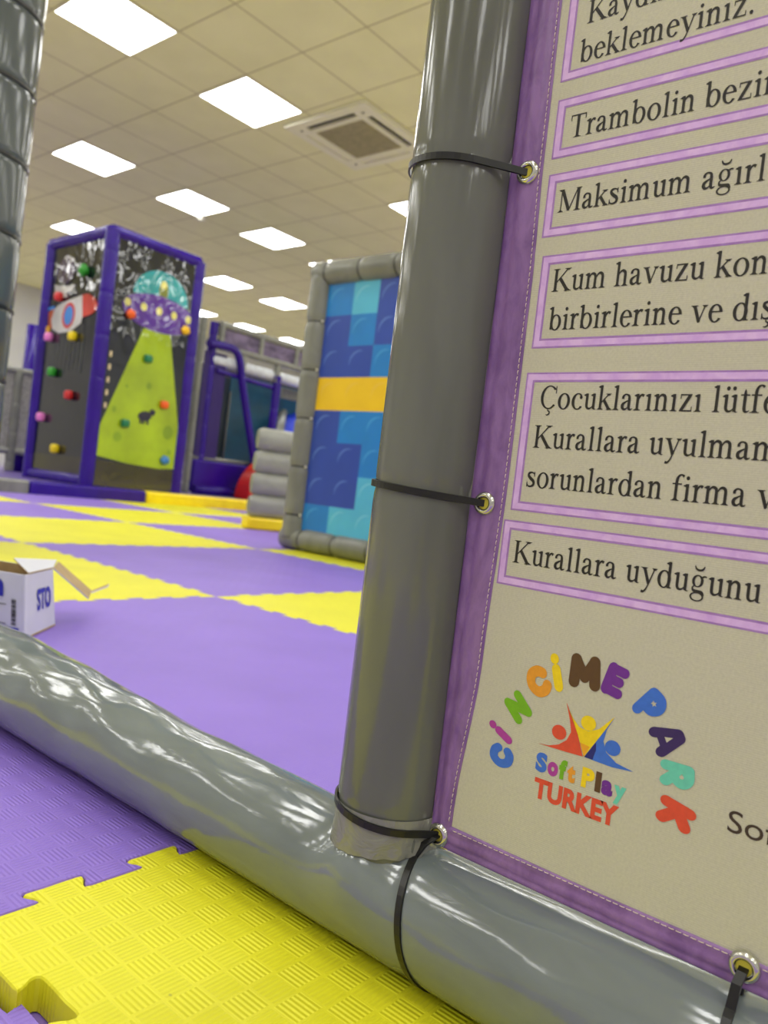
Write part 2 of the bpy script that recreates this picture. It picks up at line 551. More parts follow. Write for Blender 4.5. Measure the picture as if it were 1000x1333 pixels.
# crinkled clear tape wound where the upright meets the pipe
t = base('crinkled_tape', (132, 133, 126), .12, 0, .6)
v = t.coords('Object', (60, 60, 60))
t.l(t.bump(t.noise(v, .8, 3, .5, 1.2), .45, .005), t.b.inputs['Normal'])
M['tape'] = t.m
mb = MB(); vs = []; N = 12
for i in range(N + 1):
    f = i / N
    for k in range(SG):
        a = 2 * pi * k / SG
        zb = .0955 - .022 * f - .004 * f * (1 + sin(a))
        cr = max(0, cos(a - radians(240))) ** 3
        r = PR + .0004 + .0010 * f + (.0005 + .0012 * cr) * sin(a * 15 + f * 4) * f
        vs.append((.395 + r * cos(a), PYP + r * sin(a), zb))
mb.add(vs, [(i * SG + k, (i + 1) * SG + k, (i + 1) * SG + (k + 1) % SG, i * SG + (k + 1) % SG) for i in range(N) for k in range(SG)], 0, True)
mb.build('tape_wrap', M['tape'], frame)['label'] = 'crinkled glossy tape wound round the foot of the post'

# ------------------------------------------------------------------ rules banner
BX = .396                                     # plane of the banner
BZ0, BZ1, BY1 = .080, .80, -.46
def interp(pts, x):
    if x <= pts[0][0]: return pts[0][1]
    for (a, p), (b, q) in zip(pts, pts[1:]):
        if x <= b:
            t = (x - a) / (b - a); t = t * t * (3 - 2 * t)
            return p + (q - p) * t
    return pts[-1][1]
OUT = [(.08, .2592), (.10, .2598), (.15, .2600), (.20, .2600), (.30, .2598), (.40, .2594), (.50, .2596), (.60, .2602), (.80, .2604)]
INN = [(.08, .2460), (.10, .2450), (.20, .2377), (.31, .2351), (.42, .2353), (.50, .2373), (.60, .2380), (.80, .2380)]
banner = thing('rules_banner', (BX, .25, BZ0), 'beige canvas rules banner with purple hem and Turkish text, tied to the grey post', 'banner')
mb = MB(); zs = [BZ0 + (BZ1 - BZ0) * i / 60 for i in range(61)]
vs = []
for z in zs: vs += [(BX, interp(INN, z) + .004, z), (BX, BY1, z), (BX + .0012, interp(INN, z) + .004, z), (BX + .0012, BY1, z)]
fs = []
for i in range(60):
    a, b = i * 4, i * 4 + 4
    fs += [(a, a + 1, b + 1, b), (a + 3, a + 2, b + 2, b + 3)]
mb.add(vs, fs); mb.build('canvas_sheet', M['canvas'], banner)
# hem: puffed strip up the side, mitred into the bottom hem
mb = MB(); vs = []
prof = [(0, .0002), (.04, .0011), (.10, .0016), (.2, .0014), (.28, .0011), (.34, .0015), (.5, .0019), (.62, .0015), (.70, .0011), (.80, .0014), (.92, .0012), (.97, .0006), (1, .0002)]
zz = [.0885 + (BZ1 - .0885) * i / 160 for i in range(161)]
for z in zz:
    yo, yi = interp(OUT, z), interp(INN, z)
    for u, h in prof:
        vs.append((BX - h * (1 + .25 * wob(z * 40 + u * 5, 3)), yo + (yi - yo) * u, z))
n = len(prof)
mb.add(vs, [(i * n + k, i * n + k + 1, (i + 1) * n + k + 1, (i + 1) * n + k) for i in range(160) for k in range(n - 1)], 0, True)
vs = []
NB = 160
for i in range(NB + 1):
    y = .2588 + (BY1 - .2588) * i / NB
    z1 = .0945 + .0004 * sin(y * 30); z0 = BZ0
    for u, h in prof:
        vs.append((BX - h * (1 + .25 * wob(y * 40 + u * 5, 4)), y, z0 + (z1 - z0) * u))
mb.add(vs, [(i * n + k, (i + 1) * n + k, (i + 1) * n + k + 1, i * n + k + 1) for i in range(NB) for k in range(n - 1)], 0, True)
mb.build('hem', M['hem'], banner)['label'] = 'purple satin hem'
mb = MB()                                     # stitching: short dashes along the inner edge of the hem
z = .098
while z < BZ1 - .004:
    y = interp(INN, z) + .0014; y2 = interp(INN, z + .0026) + .0014
    mb.tube([(BX - .0017, y, z), (BX - .0021, (y + y2) / 2, z + .0013), (BX - .0016, y2, z + .0026)], .00024, 5)
    z += .0036
y = .243
while y > BY1 + .01:
    mb.tube([(BX - .0017, y, .0933), (BX - .0021, y - .0013, .0934), (BX - .0016, y - .0026, .0933)], .00024, 5)
    y -= .0036
mb.build('stitching', M['thread'], banner)['label'] = 'pale stitching along the hem'
# lilac frames round each rule
FR = [(.2328, .6300, .5385), (.2325, .5282, .4938), (.2326, .4850, .4482), (.2304, .4375, .3835), (.2313, .3695, .2888), (.2347, .2829, .2448)]
for y0, z1, z0 in FR:
    mb = MB(); y1 = BY1 + .04
    def ringq(o0, o1, off, mi):
        a = [(y0 - o0, z0 + o0), (y1 + o0, z0 + o0), (y1 + o0, z1 - o0), (y0 - o0, z1 - o0)]
        b = [(y0 - o1, z0 + o1), (y1 + o1, z0 + o1), (y1 + o1, z1 - o1), (y0 - o1, z1 - o1)]
        for i in range(4):
            j = (i + 1) % 4
            mb.add([(BX - off, *a[i]), (BX - off, *a[j]), (BX - off, *b[j]), (BX - off, *b[i])], [(0, 1, 2, 3)], mi)
    ringq(0, .0056, .00012, 0); ringq(.0010, .0044, .00018, 1)
    mb.build('text_frame', [M['frame_edge'], M['frame_core']], banner)['label'] = 'lilac printed frame'

# ---- serif lettering, drawn as strokes of changing width
def ringarc(cx, cy, rx, ry, wk, wn, a0=0, a1=360, n=28):
    q = []
    for i in range(n):
        t0 = radians(a0 + (a1 - a0) * i / n); t1 = radians(a0 + (a1 - a0) * (i + 1) / n)
        q.append([(cx + rx * cos(t0), cy + ry * sin(t0)), (cx + rx * cos(t1), cy + ry * sin(t1)),
                  (cx + (rx - wk) * cos(t1), cy + (ry - wn) * sin(t1)), (cx + (rx - wk) * cos(t0), cy + (ry - wn) * sin(t0))])
    return q
def strk(pts, smooth=True, n=6):
    P = spline(pts, n) if smooth and len(pts) > 2 else pts
    q = []; L = []
    for i, p in enumerate(P):
        a = P[max(i - 1, 0)]; c = P[min(i + 1, len(P) - 1)]
        dx, dy = c[0] - a[0], c[1] - a[1]; d = hypot(dx, dy) or 1
        nx, ny = -dy / d * p[2] / 2, dx / d * p[2] / 2
        L.append(((p[0] + nx, p[1] + ny), (p[0] - nx, p[1] - ny)))
    for a, b in zip(L, L[1:]): q.append([a[0], b[0], b[1], a[1]])
    return q
def bar(x0, y0, x1, y1): return [[(x0, y0), (x1, y0), (x1, y1), (x0, y1)]]
def stem(x, y0, y1, w=.085): return bar(x - w / 2, y0, x + w / 2, y1)
def foot(x, y=0, w=.21, up=1):
    return [[(x - w / 2, y), (x + w / 2, y), (x + w / 2, y + .02 * up), (x - w / 2, y + .02 * up)],
            [(x - w * .36, y + .018 * up), (x + w * .36, y + .018 * up), (x + .043, y + .055 * up), (x - .043, y + .055 * up)]]
def flag(x, y, w=.085): return [[(x - w / 2 + .002, y - .085), (x - w / 2 + .002, y - .005), (x - w / 2 - .072, y - .042), (x - w / 2 - .07, y - .058)], [(x - w / 2, y - .02), (x + w / 2, y - .02), (x + w / 2, y), (x + w / 2 - .02, y)]]
def dot(x, y, r=.052): return [[(x + r * cos(2 * pi * i / 14), y + r * sin(2 * pi * i / 14)) for i in range(14)]]
def arch(x): return strk([(x + .03, .32, .03), (x + .08, .40, .05), (x + .155, .425, .072), (x + .225, .385, .085), (x + .245, .31, .085), (x + .245, .25, .085)])
def cedilla(x): return strk([(x, .01, .025), (x - .012, -.05, .03), (x + .05, -.085, .045), (x + .055, -.145, .05), (x - .01, -.185, .035), (x - .07, -.175, .02)])
def gl_u(): return stem(.13, .12, .45) + flag(.13, .45) + strk([(.13, .15, .085), (.145, .07, .08), (.21, .025, .06), (.29, .045, .04), (.35, .10, .03)]) + stem(.375, .02, .45) + flag(.375, .45) + strk([(.375, .03, .05), (.44, .01, .02), (.47, .02, .01)])
G = {
 'i': (.278, lambda: stem(.14, 0, .45) + flag(.14, .45) + foot(.14) + dot(.135, .60)),
 'ı': (.278, lambda: stem(.14, 0, .45) + flag(.14, .45) + foot(.14)),
 'l': (.278, lambda: stem(.14, 0, .68) + flag(.14, .68) + foot(.14)),
 'n': (.5, lambda: stem(.12, 0, .45) + flag(.12, .45) + foot(.12) + arch(.12) + stem(.365, 0, .3) + foot(.365)),
 'm': (.778, lambda: stem(.12, 0, .45) + flag(.12, .45) + foot(.12) + arch(.12) + stem(.365, 0, .3) + foot(.365) + arch(.375) + stem(.62, 0, .3) + foot(.62)),
 'h': (.5, lambda: stem(.12, 0, .68) + flag(.12, .68) + foot(.12) + arch(.12) + stem(.365, 0, .3) + foot(.365)),
 'u': (.5, gl_u),
 'ü': (.5, lambda: gl_u() + dot(.16, .60) + dot(.33, .60)),
 'r': (.345, lambda: stem(.12, 0, .45) + flag(.12, .45) + foot(.12, 0, .23) + strk([(.15, .30, .03), (.19, .39, .05), (.25, .425, .06), (.31, .395, .085)])),
 'a': (.444, lambda: strk([(.085, .31, .08), (.085, .37, .07), (.14, .425, .045), (.215, .425, .045), (.275, .385, .07), (.29, .30, .085), (.29, .20, .085), (.29, .10, .085), (.305, .045, .08), (.35, .02, .05), (.42, .05, .02)])
       + strk([(.27, .27, .03), (.18, .225, .05), (.095, .165, .085), (.08, .09, .095), (.13, .03, .07), (.2, .035, .045), (.27, .09, .03)])),
 'b': (.5, lambda: stem(.11, .02, .68) + flag(.11, .68) + ringarc(.265, .22, .205, .235, .095, .035)),
 'd': (.5, lambda: stem(.375, 0, .68) + flag(.375, .68) + ringarc(.23, .22, .205, .235, .095, .035) + strk([(.375, .03, .06), (.44, .012, .025), (.48, .02, .01)])),
 'o': (.5, lambda: ringarc(.25, .22, .22, .238, .098, .035)),
 'c': (.444, lambda: ringarc(.25, .22, .215, .238, .098, .035, 48, 322) + dot(.36, .34, .05)),
 'ç': (.444, lambda: ringarc(.25, .22, .215, .238, .098, .035, 48, 322) + dot(.36, .34, .05) + cedilla(.25)),
 'e': (.444, lambda: ringarc(.23, .22, .2, .238, .095, .035, 8, 325) + bar(.06, .245, .425, .28)),
 'ğ': (.5, lambda: ringarc(.22, .30, .165, .158, .078, .03) + strk([(.33, .40, .05), (.40, .43, .045), (.46, .425, .04)]) + strk([(.13, .18, .03), (.085, .12, .045), (.12, .055, .07), (.24, .04, .075), (.36, .02, .085), (.41, -.06, .06)])
       + ringarc(.23, -.095, .2, .118, .05, .032) + strk([(.10, .68, .03), (.15, .60, .05), (.24, .575, .055), (.33, .60, .05), (.38, .68, .03)])),
 'k': (.5, lambda: stem(.11, 0, .68) + flag(.11, .68) + foot(.11) + strk([(.14, .20, .036), (.36, .42, .036)], False) + strk([(.21, .28, .09), (.42, .01, .09)], False) + foot(.37, .45, .18, -1) + foot(.42, 0, .19)),
 's': (.389, lambda: strk([(.315, .33, .03), (.285, .40, .035), (.20, .428, .045), (.105, .40, .075), (.09, .33, .085), (.17, .255, .095), (.28, .18, .095), (.305, .095, .085), (.235, .03, .06), (.13, .02, .045), (.065, .065, .035), (.045, .14, .025)]) + bar(.295, .31, .325, .45) + bar(.035, 0, .062, .15)),
 'ş': (.389, lambda: G['s'][1]() + cedilla(.19)),
 't': (.29, lambda: strk([(.14, .58, .02), (.14, .50, .07), (.14, .4, .085), (.14, .2, .085), (.145, .08, .085), (.18, .025, .06), (.25, .03, .03), (.28, .06, .015)]) + bar(.02, .42, .27, .455)),
 'f': (.333, lambda: stem(.14, 0, .48) + foot(.14, 0, .25) + strk([(.14, .44, .085), (.15, .56, .085), (.20, .65, .06), (.28, .675, .045), (.345, .635, .075)]) + bar(.02, .42, .30, .455)),
 'v': (.5, lambda: strk([(.10, .44, .09), (.265, .02, .09)], False) + strk([(.25, .0, .035), (.41, .44, .035)], False) + foot(.10, .45, .21, -1) + foot(.41, .45, .16, -1)),
 'y': (.5, lambda: strk([(.10, .44, .09), (.27, .03, .09)], False) + strk([(.42, .44, .035), (.27, .03, .038), (.20, -.12, .045), (.13, -.19, .06), (.06, -.18, .075)]) + foot(.10, .45, .21, -1) + foot(.42, .45, .16, -1)),
 'z': (.444, lambda: bar(.05, .415, .39, .45) + bar(.04, 0, .40, .035) + strk([(.34, .43, .095), (.09, .02, .095)], False) + bar(.05, .33, .075, .45) + bar(.385, 0, .41, .13)),
 'K': (.722, lambda: stem(.15, 0, .66, .1) + foot(.15, 0, .25) + foot(.15, .66, .25, -1) + strk([(.19, .27, .038), (.56, .64, .038)], False) + strk([(.30, .38, .10), (.61, .01, .105)], False) + foot(.57, .66, .24, -1) + foot(.62, 0, .26)),
 'T': (.611, lambda: stem(.305, 0, .65, .1) + foot(.305, 0, .27) + bar(.03, .625, .58, .66) + bar(.03, .5, .06, .66) + bar(.55, .5, .58, .66)),
 'M': (.889, lambda: stem(.13, 0, .64, .035) + foot(.13, 0, .2) + strk([(.15, .64, .11), (.43, .04, .11)], False) + strk([(.43, .02, .038), (.70, .62, .038)], False) + stem(.74, 0, .66, .1) + foot(.74, 0, .25) + foot(.75, .66, .21, -1) + foot(.11, .66, .2, -1)),
 'Ç': (.667, lambda: ringarc(.36, .33, .32, .345, .10, .036, 42, 320, 36) + bar(.585, .44, .615, .66) + cedilla(.36)),
 '.': (.25, lambda: dot(.12, .045)),
 ' ': (.25, lambda: []),
}
EX, EY = .0168, .0197
def write(text, y, z, ex=EX, ey=EY):
    mb = MB(); x = -.01; lay = 0
    for ch in text:
        adv, fn = G[ch]
        for q in fn():
            lay += 1
            mb.add([(BX - .0002 - (lay % 60) * 1.0e-6, y - (x + px) * ex, z + py * ey) for px, py in q], [tuple(range(len(q)))])
        x += adv
    return mb
RULES = [[('Kaydıra', .2203, .5688)], [('beklemeyiniz.', .2222, .5470)], [('Trambolin bezin', .2228, .5042)], [('Maksimum ağırl', .2246, .4618)],
         [('Kum havuzu kont', .2222, .4160), ('birbirlerine ve dış', .2212, .3938)],
         [('Çocuklarınızı lütfen', .2208, .3487), ('Kurallara uyulmam', .2220, .3260), ('sorunlardan firma v', .2233, .3032)],
         [('Kurallara uyduğunu', .2260, .2586)]]
for para in RULES:
    mb = MB()
    for tx, y, z in para:
        w = write(tx, y, z); mb.add(w.v, w.f)
    mb.build('rule_text', M['ink'], banner)

# ---- logo print: rounded letters on an arc, three figures, two lines of sans lettering
LAYER = [0]
def capsule(mb, pts, w, T, off0, mi=0):
    """round-ended stroke through 2D letter points"""
    P = spline(pts, 7) if len(pts) > 2 else pts
    L = [(px, py, w) for px, py in P]
    def nxt():
        LAYER[0] += 1
        return off0 + (LAYER[0] % 120) * 1.2e-6
    for q in strk(L, False):
        off = nxt(); mb.add([T(a, b, off) for a, b in q], [tuple(range(len(q)))], mi)
    for px, py in [q[:2] for q in L]:
        off = nxt(); mb.add([T(px + w / 2 * cos(2 * pi * i / 18), py + w / 2 * sin(2 * pi * i / 18), off) for i in range(18)], [tuple(range(18))], mi)
BAL = {   # box 0..1, strokes with width
 'C': [([(.84, .72), (.66, .84), (.36, .80), (.2, .5), (.36, .2), (.66, .16), (.84, .28)], .33)],
 'i': [([(.5, .14), (.5, .66)], .31), ([(.5, 1.0), (.5, 1.001)], .30)],
 'N': [([(.2, .16), (.22, .84)], .31), ([(.22, .84), (.78, .16)], .31), ([(.78, .16), (.8, .84)], .31)],
 'M': [([(.16, .16), (.2, .84)], .31), ([(.2, .84), (.5, .34)], .29), ([(.5, .34), (.8, .84)], .29), ([(.8, .84), (.84, .16)], .31)],
 'E': [([(.26, .16), (.28, .84)], .32), ([(.28, .84), (.74, .84)], .27), ([(.28, .5), (.66, .5)], .27), ([(.28, .16), (.74, .16)], .27)],
 'P': [([(.26, .14), (.28, .84)], .32), ([(.28, .84), (.62, .82), (.78, .62), (.62, .42), (.3, .42)], .32)],
 'A': [([(.16, .16), (.42, .84)], .32), ([(.42, .84), (.58, .84)], .32), ([(.58, .84), (.86, .16)], .32), ([(.3, .34), (.7, .34)], .28)],
 'R': [([(.24, .14), (.26, .84)], .32), ([(.26, .84), (.62, .84), (.78, .66), (.6, .46), (.3, .46)], .32), ([(.5, .44), (.8, .16)], .32)],
 'K': [([(.22, .14), (.24, .86)], .32), ([(.3, .5), (.76, .84)], .32), ([(.36, .52), (.8, .16)], .32)],
}
ARC = [('C', 'blue', .2176, .1462, 82, .0148), ('i', 'magenta', .2190, .1594, 62, .0148), ('N', 'green', .2107, .1770, 46, .0160), ('C', 'orange', .2003, .1943, 32, .0165),
       ('i', 'yellow', .1893, .2010, 17, .0175), ('M', 'brown', .1733, .2063, 3, .0180), ('E', 'purple', .1560, .2057, -13, .0172), ('P', 'blue', .1362, .1978, -36, .0170),
       ('A', 'darkpurple', .1254, .1836, -62, .0165), ('R', 'aqua', .1190, .1675, -88, .0160), ('K', 'red', .1173, .1480, -102, .0170)]
for ch, colr, y, z, ang, sz in ARC:
    mb = MB(); a = radians(ang)
    wx = sz * (.98 if ch == 'M' else .86)
    def T(px, py, off, y=y, z=z, a=a, sz=sz, wx=wx):
        lx, lz = (px - .5) * wx, (py - .5) * sz
        return (BX - off, y - (lx * cos(a) - lz * sin(a)), z + lx * sin(a) + lz * cos(a))
    for pts, w in BAL[ch]: capsule(mb, pts, w * 1.14, T, .00018)
    mats = [M['logo_' + colr]]
    if ch in 'PAR':
        mats.append(M['canvas'])
        if ch == 'P': hole = [(.54 + (.115 if i % 2 == 0 else .05) * cos(pi * i / 5), .62 + (.10 if i % 2 == 0 else .045) * sin(pi * i / 5)) for i in range(10)]
        elif ch == 'A': hole = [(.40, .42), (.60, .42), (.5, .66)]
        else: hole = [(.54 + .07 * cos(pi * i / 6), .65 + .07 * sin(pi * i / 6)) for i in range(12)]
        mb.poly([T(px, py, .00036) for px, py in hole], 1)
    mb.build('logo_letter', mats, banner)
FIG = dict(
 red=[(.1958, .1606), (.1894, .1612), (.1834, .1635), (.179, .1673), (.177, .1724), (.1785, .1784), (.1817, .1875), (.1773, .18), (.1731, .1723), (.1687, .1613), (.1782, .1609), (.1872, .1607)],
 yellow=[(.1808, .1857), (.1769, .1801), (.1727, .1764), (.1672, .1755), (.1617, .1783), (.1538, .1871), (.1579, .1792), (.1632, .1699), (.1682, .1614), (.1728, .1717)],
 amber=[(.1713, .1684), (.1655, .1676), (.1682, .1614)],
 blue=[(.1538, .1868), (.1573, .1793), (.1584, .1728), (.1561, .1673), (.1501, .1636), (.1406, .162), (.1517, .1608), (.1594, .161), (.1679, .1614), (.1627, .1707)],
 navy=[(.1623, .171), (.1618, .1668), (.1631, .1614), (.1679, .1614)])
mb = MB(); mats = []
def tess(pts):
    from mathutils.geometry import tessellate_polygon
    return tessellate_polygon([[Vector((0, a, b)) for a, b in pts]])
for k, (nm, pts) in enumerate(FIG.items()):
    mats.append(M['logo_' + nm])
    off = .00018 if nm in ('red', 'yellow', 'blue') else .00026
    mb.add([(BX - off, a, b) for a, b in pts], [tuple(q) for q in tess(pts)], k)
for k, (y, z) in ((0, (.1839, .1702)), (1, (.1678, .1798)), (3, (.1530, .1707))):
    mb.poly([(BX - .00022, y + .0043 * cos(2 * pi * i / 24), z + .0040 * sin(2 * pi * i / 24)) for i in range(24)], k)
mb.build('logo_figures', mats, banner)
def sans(text, y, z, cap, width, m, bold=0.0, name='logo_word', per_letter=None):
    """sans lettering from the built-in face; per_letter gives one colour each"""
    cu = bpy.data.curves.new('lettering', 'FONT'); cu.body = text; cu.size = 1; cu.offset = bold; cu.resolution_u = 5
    tmp = bpy.data.objects.new('lettering', cu); COL.objects.link(tmp)
    dg = bpy.context.evaluated_depsgraph_get(); me = bpy.data.meshes.new_from_object(tmp.evaluated_get(dg))
    vs = [v.co.copy() for v in me.vertices]; fs = [tuple(p.vertices) for p in me.polygons]
    bpy.data.objects.remove(tmp); bpy.data.meshes.remove(me)
    x0 = min(v.x for v in vs); x1 = max(v.x for v in vs)
    cz = [v.y for v in vs]; hi = max(cz)
    sx = width / (x1 - x0); sz = cap / hi
    mb = MB(); mats = m if isinstance(m, list) else [m]
    V = [(BX - .0002, y - (v.x - x0) * sx, z + v.y * sz) for v in vs]
    mb.add(V, fs)
    return mb.build(name, mats, banner)
yy = .1955
for ch, colr, w in (('S', 'blue', .0072), ('o', 'magenta', .0066), ('f', 'green', .0048), ('t', 'orange', .0050), (' ', '', .0030), ('P', 'yellow', .0076), ('l', 'brown', .0034), ('a', 'purple', .0066), ('y', 'aqua', .0070)):
    if ch != ' ':
        cap = {'o': .0070, 'a': .0070, 'y': .0062, 't': .0086}.get(ch, .0100)
        sans(ch, yy, .1462, cap, w * .95, M['logo_' + colr], .06)
    yy -= w + .0002
sans('TURKEY', .1948, .1312, .0106, .0492, M['logo_red'], .046)
sans('Soft', .0931, .1490, .0104, .0262, M['brown_ink'], 0, 'rule_text')

# ---- eyelets
EYE = [(.2465, .4882), (.2486, .2907), (.2530, .0872), (.0778, .0907)]
def eyelet():
    mb = MB()
    pr = [(.0034, .0002), (.0035, .0014), (.0040, .0022), (.0050, .0025), (.0062, .0021), (.0070, .0011), (.0073, .0002)]
    S = 28; vs = []
    for r, h in pr:
        for k in range(S):
            a = 2 * pi * k / S; vs.append((BX - .0014 - h, r * cos(a), r * sin(a)))
    mb.add(vs, [(i * S + k, (i + 1) * S + k, (i + 1) * S + (k + 1) % S, i * S + (k + 1) % S) for i in range(len(pr) - 1) for k in range(S)], 0, True)
    mb.poly([(BX - .0024, .0040 * cos(2 * pi * k / S), .0040 * sin(2 * pi * k / S)) for k in range(S)], 1)
    return mb
M['eye_hole'] = plain('eyelet_hole', (196, 186, 60), .6)
for y, z in EYE:
    e = eyelet(); m2 = MB(); m2.v = [(p[0], p[1] + y, p[2] + z) for p in e.v]; m2.f = e.f; m2.m = e.m; m2.s = e.s
    m2.build('eyelet', [M['steel'], M['eye_hole']], banner)['label'] = 'nickel eyelet in the hem'

# ---- cable ties
def post_tie(gy, gz, zl, label):
    r = PR + .0008; cx, cy = .395, PYP; gx = BX - .0042
    d = hypot(gx - cx, gy - cy); a0 = atan2(gy - cy, gx - cx)
    q = math.acos(min(1, r / d)) if d > r else 0
    path = []; nr = []; wd = []
    n = 44
    def zat(x, y): return gz + (zl - gz) * max(0, min(1.1, (y - gy) / (.322 - gy)))
    for i in range(n + 1):
        a = a0 - q - (2 * pi - 2 * q) * i / n
        x, y = cx + r * cos(a), cy + r * sin(a)
        path.append((x, y, zat(x, y))); nr.append((cos(a), sin(a), 0)); wd.append((0, 0, 1))
    path.append((gx + .003, gy, gz)); nr.append((cos(a0), sin(a0), 0)); wd.append((0, 0, 1))
    root = thing('cable_tie', (cx, cy, (zl + gz) / 2), label, 'cable tie', 'black cable ties of the banner')
    MB().strap(path, .0044, .0013, nr, wd).build('strap', M['black_tie'], root)
    hx, hy = cx + (r + .002) * .8, cy + (r + .002) * .6
    hz = (zl + gz) / 2
    MB().box((hx - .002, hy - .003, hz + .001), (hx + .004, hy + .003, hz + .0055)).build('lock_head', M['black_tie'], root, .0008)
post_tie(.2465, .4882, .4955, 'black cable tie around the post at the highest eyelet')
post_tie(.2486, .2907, .2962, 'black cable tie around the post at the middle eyelet, halfway up')
post_tie(.2530, .0872, .0945, 'black cable tie around the foot of the post, above the crinkled tape')
def pipe_tie(ytop, slope, gy, gz, label):
    """one strap from the eyelet, down the front of the pipe, under it and up behind"""
    gx = BX - .0046; rp = pipe_r(ytop) - .0006; n = 46
    path = [(gx + .004, gy, gz), (gx, gy, gz - .001), (gx - .004, gy + (ytop - gy) * .4, gz - .006)]
    nr = [(-1, 0, .3), (-1, 0, .4), (-.8, 0, .6)]; wd = [(0, 1, 0)] * 3
    for i in range(n + 1):
        a = .36 + (2 * pi - .36) * i / n
        yy_ = ytop - slope * min(a, 2 * pi - a); rr_ = rp + saddle(yy_, a)
        path.append((PX - rr_ * sin(a), yy_, rp + rr_ * cos(a) + .0006)); nr.append((-sin(a), 0, cos(a))); wd.append((0, 1, 0))
    root = thing('cable_tie', (PX, ytop, rp), label, 'cable tie', 'black cable ties of the banner')
    MB().strap(path, .0046, .0014, nr, wd, 0, False).build('strap', M['black_tie'], root)
    MB().box((PX - .001, ytop - .003, 2 * rp + .0004), (PX + .005, ytop + .003, 2 * rp + .0050)).build('lock_head', M['black_tie'], root, .0008)
pipe_tie(.2645, .0098, .2530, .0872, 'black cable tie looped down round the floor pipe beside the post foot')
pipe_tie(.0800, .0020, .0778, .0907, 'black cable tie round the floor pipe at the eyelet in the lower hem')
M['eye_hole'].node_tree.nodes['Principled BSDF'].inputs['Roughness'].default_value = .7

# ------------------------------------------------------------------ ceiling lamps, cassette, detector
LAMP_LABEL = {
 (0, 0): 'square lit ceiling panel at the very top beside the tall grey column, nearest one',
 (2, 0): 'square lit ceiling panel beside the square air vent, nearest to it on its left',
 (2, 4): 'square lit ceiling panel next to the tall grey column, second in height there',
 (4, 4): 'square lit ceiling panel above the climbing tower, small white detector by it',
 (6, 4): 'square lit ceiling panel in open ceiling between the air vent and the brick panel',
 (6, 0): 'square lit ceiling panel half hidden behind the near grey post',
 (8, 4): 'square lit ceiling panel just above the left corner of the brick panel',
 (4, 8): 'square lit ceiling panel behind the top left edge of the climbing tower',
 (8, 8): 'square lit ceiling panel at the right edge of the climbing tower, higher of two',
 (10, 8): 'square lit ceiling panel midway between climbing tower and brick panel, above two smaller ones',
 (10, 12): 'small lit ceiling panel peeking out at the right edge of the climbing tower, lower of two',
 (12, 12): 'far lit ceiling panel over the left end of the grey railing of the play structure',
 (14, 12): 'farthest lit ceiling panel, low over the grey railing beside the brick panel',
}
first = None
for (gi, gj), lab in LAMP_LABEL.items():
    cx, cy = GX + .6 * gi + .3, GY + .6 * gj + .3
    if first is None:
        root = thing('ceiling_lamp_panel', (cx, cy, CEIL), lab, 'ceiling light', 'lit ceiling panels')
        MB().box((cx - .285, cy - .285, CEIL - .010), (cx + .285, cy + .285, CEIL - .0005)).build('diffuser', M['lamp'], root)
        mb = MB(); a, b = .2975, .2855
        for (x0, y0, x1, y1) in ((-a, -a, a, -b), (-a, b, a, a), (-a, -b, -b, b), (b, -b, a, b)):
            mb.box((cx + x0, cy + y0, CEIL - .012), (cx + x1, cy + y1, CEIL - .0005))
        mb.build('frame', M['white_plate'], root)
        first = root
    else:
        r = copy_tree(first); r.location = (cx, cy, CEIL); r['label'] = lab

AX, AY = 4.73, 4.655
ac = thing('air_conditioner', (AX, AY, CEIL), 'square cream ceiling cassette air conditioner with dark slots and centre grille', 'air conditioner')
mb = MB()
h = .45; zb = CEIL - .035
# face plate with four slot openings and the grille opening left out
def plate(x0, y0, x1, y1): mb.box((AX + x0, AY + y0, zb), (AX + x1, AY + y1, CEIL - .001))
sl = .27; s0, s1 = .315, .375; g = .265
plate(-h, s1, h, h); plate(-h, -h, h, -s1); plate(-h, -s1, -s1, s1); plate(s1, -s1, h, s1)
for sx in (-1, 1):
    for sy in (-1, 1):
        xs = sorted((sx * sl, sx * s1)); ys_ = sorted((sy * s0, sy * s1)); plate(xs[0], ys_[0], xs[1], ys_[1])
        xs = sorted((sx * s0, sx * s1)); ys_ = sorted((sy * sl, sy * s0)); plate(xs[0], ys_[0], xs[1], ys_[1])
plate(-s0, g, s0, s0); plate(-s0, -s0, s0, -g); plate(-s0, -g, -g, g); plate(g, -g, s0, g)
mb.build('face_plate', M['white_plate'], ac)
mb = MB(); mb.box((AX - g, AY - g, CEIL - .02), (AX + g, AY + g, CEIL - .001))
mb.build('back_pan', M['dark'], ac)
M['grille'] = plain('grille_plastic', (176, 168, 140), .6)
mb = MB()
for k in range(27):
    q = -g + .01 + k * (2 * g - .02) / 26
    mb.box((AX + q - .0055, AY - g, zb + .004), (AX + q + .0055, AY + g, zb + .010))
for k in range(6):
    q = -g + k * 2 * g / 5
    mb.box((AX - g, AY + q - .004, zb + .008), (AX + g, AY + q + .004, zb + .014))
mb.build('intake_grille', M['grille'], ac)
for k, (dx, dy) in enumerate(((1, 0), (-1, 0), (0, 1), (0, -1))):
    mb = MB(); c = (s0 + s1) / 2
    op = .0 if k in (1, 2) else .0
    if dx: pts = [(AX + dx * s0, AY - sl, zb + .02), (AX + dx * s0, AY + sl, zb + .02), (AX + dx * (s1 - .012), AY + sl, zb + .004), (AX + dx * (s1 - .012), AY - sl, zb + .004)]
    else: pts = [(AX - sl, AY + dy * s0, zb + .02), (AX + sl, AY + dy * s0, zb + .02), (AX + sl, AY + dy * (s1 - .012), zb + .004), (AX - sl, AY + dy * (s1 - .012), zb + .004)]
    mb.prism(pts, (0, 0, .003))
    mb.build('louvre', M['dark'] if k in (1, 3) else M['white_plate'], ac)  # dark colour on two louvres stands in for the shade inside open slots
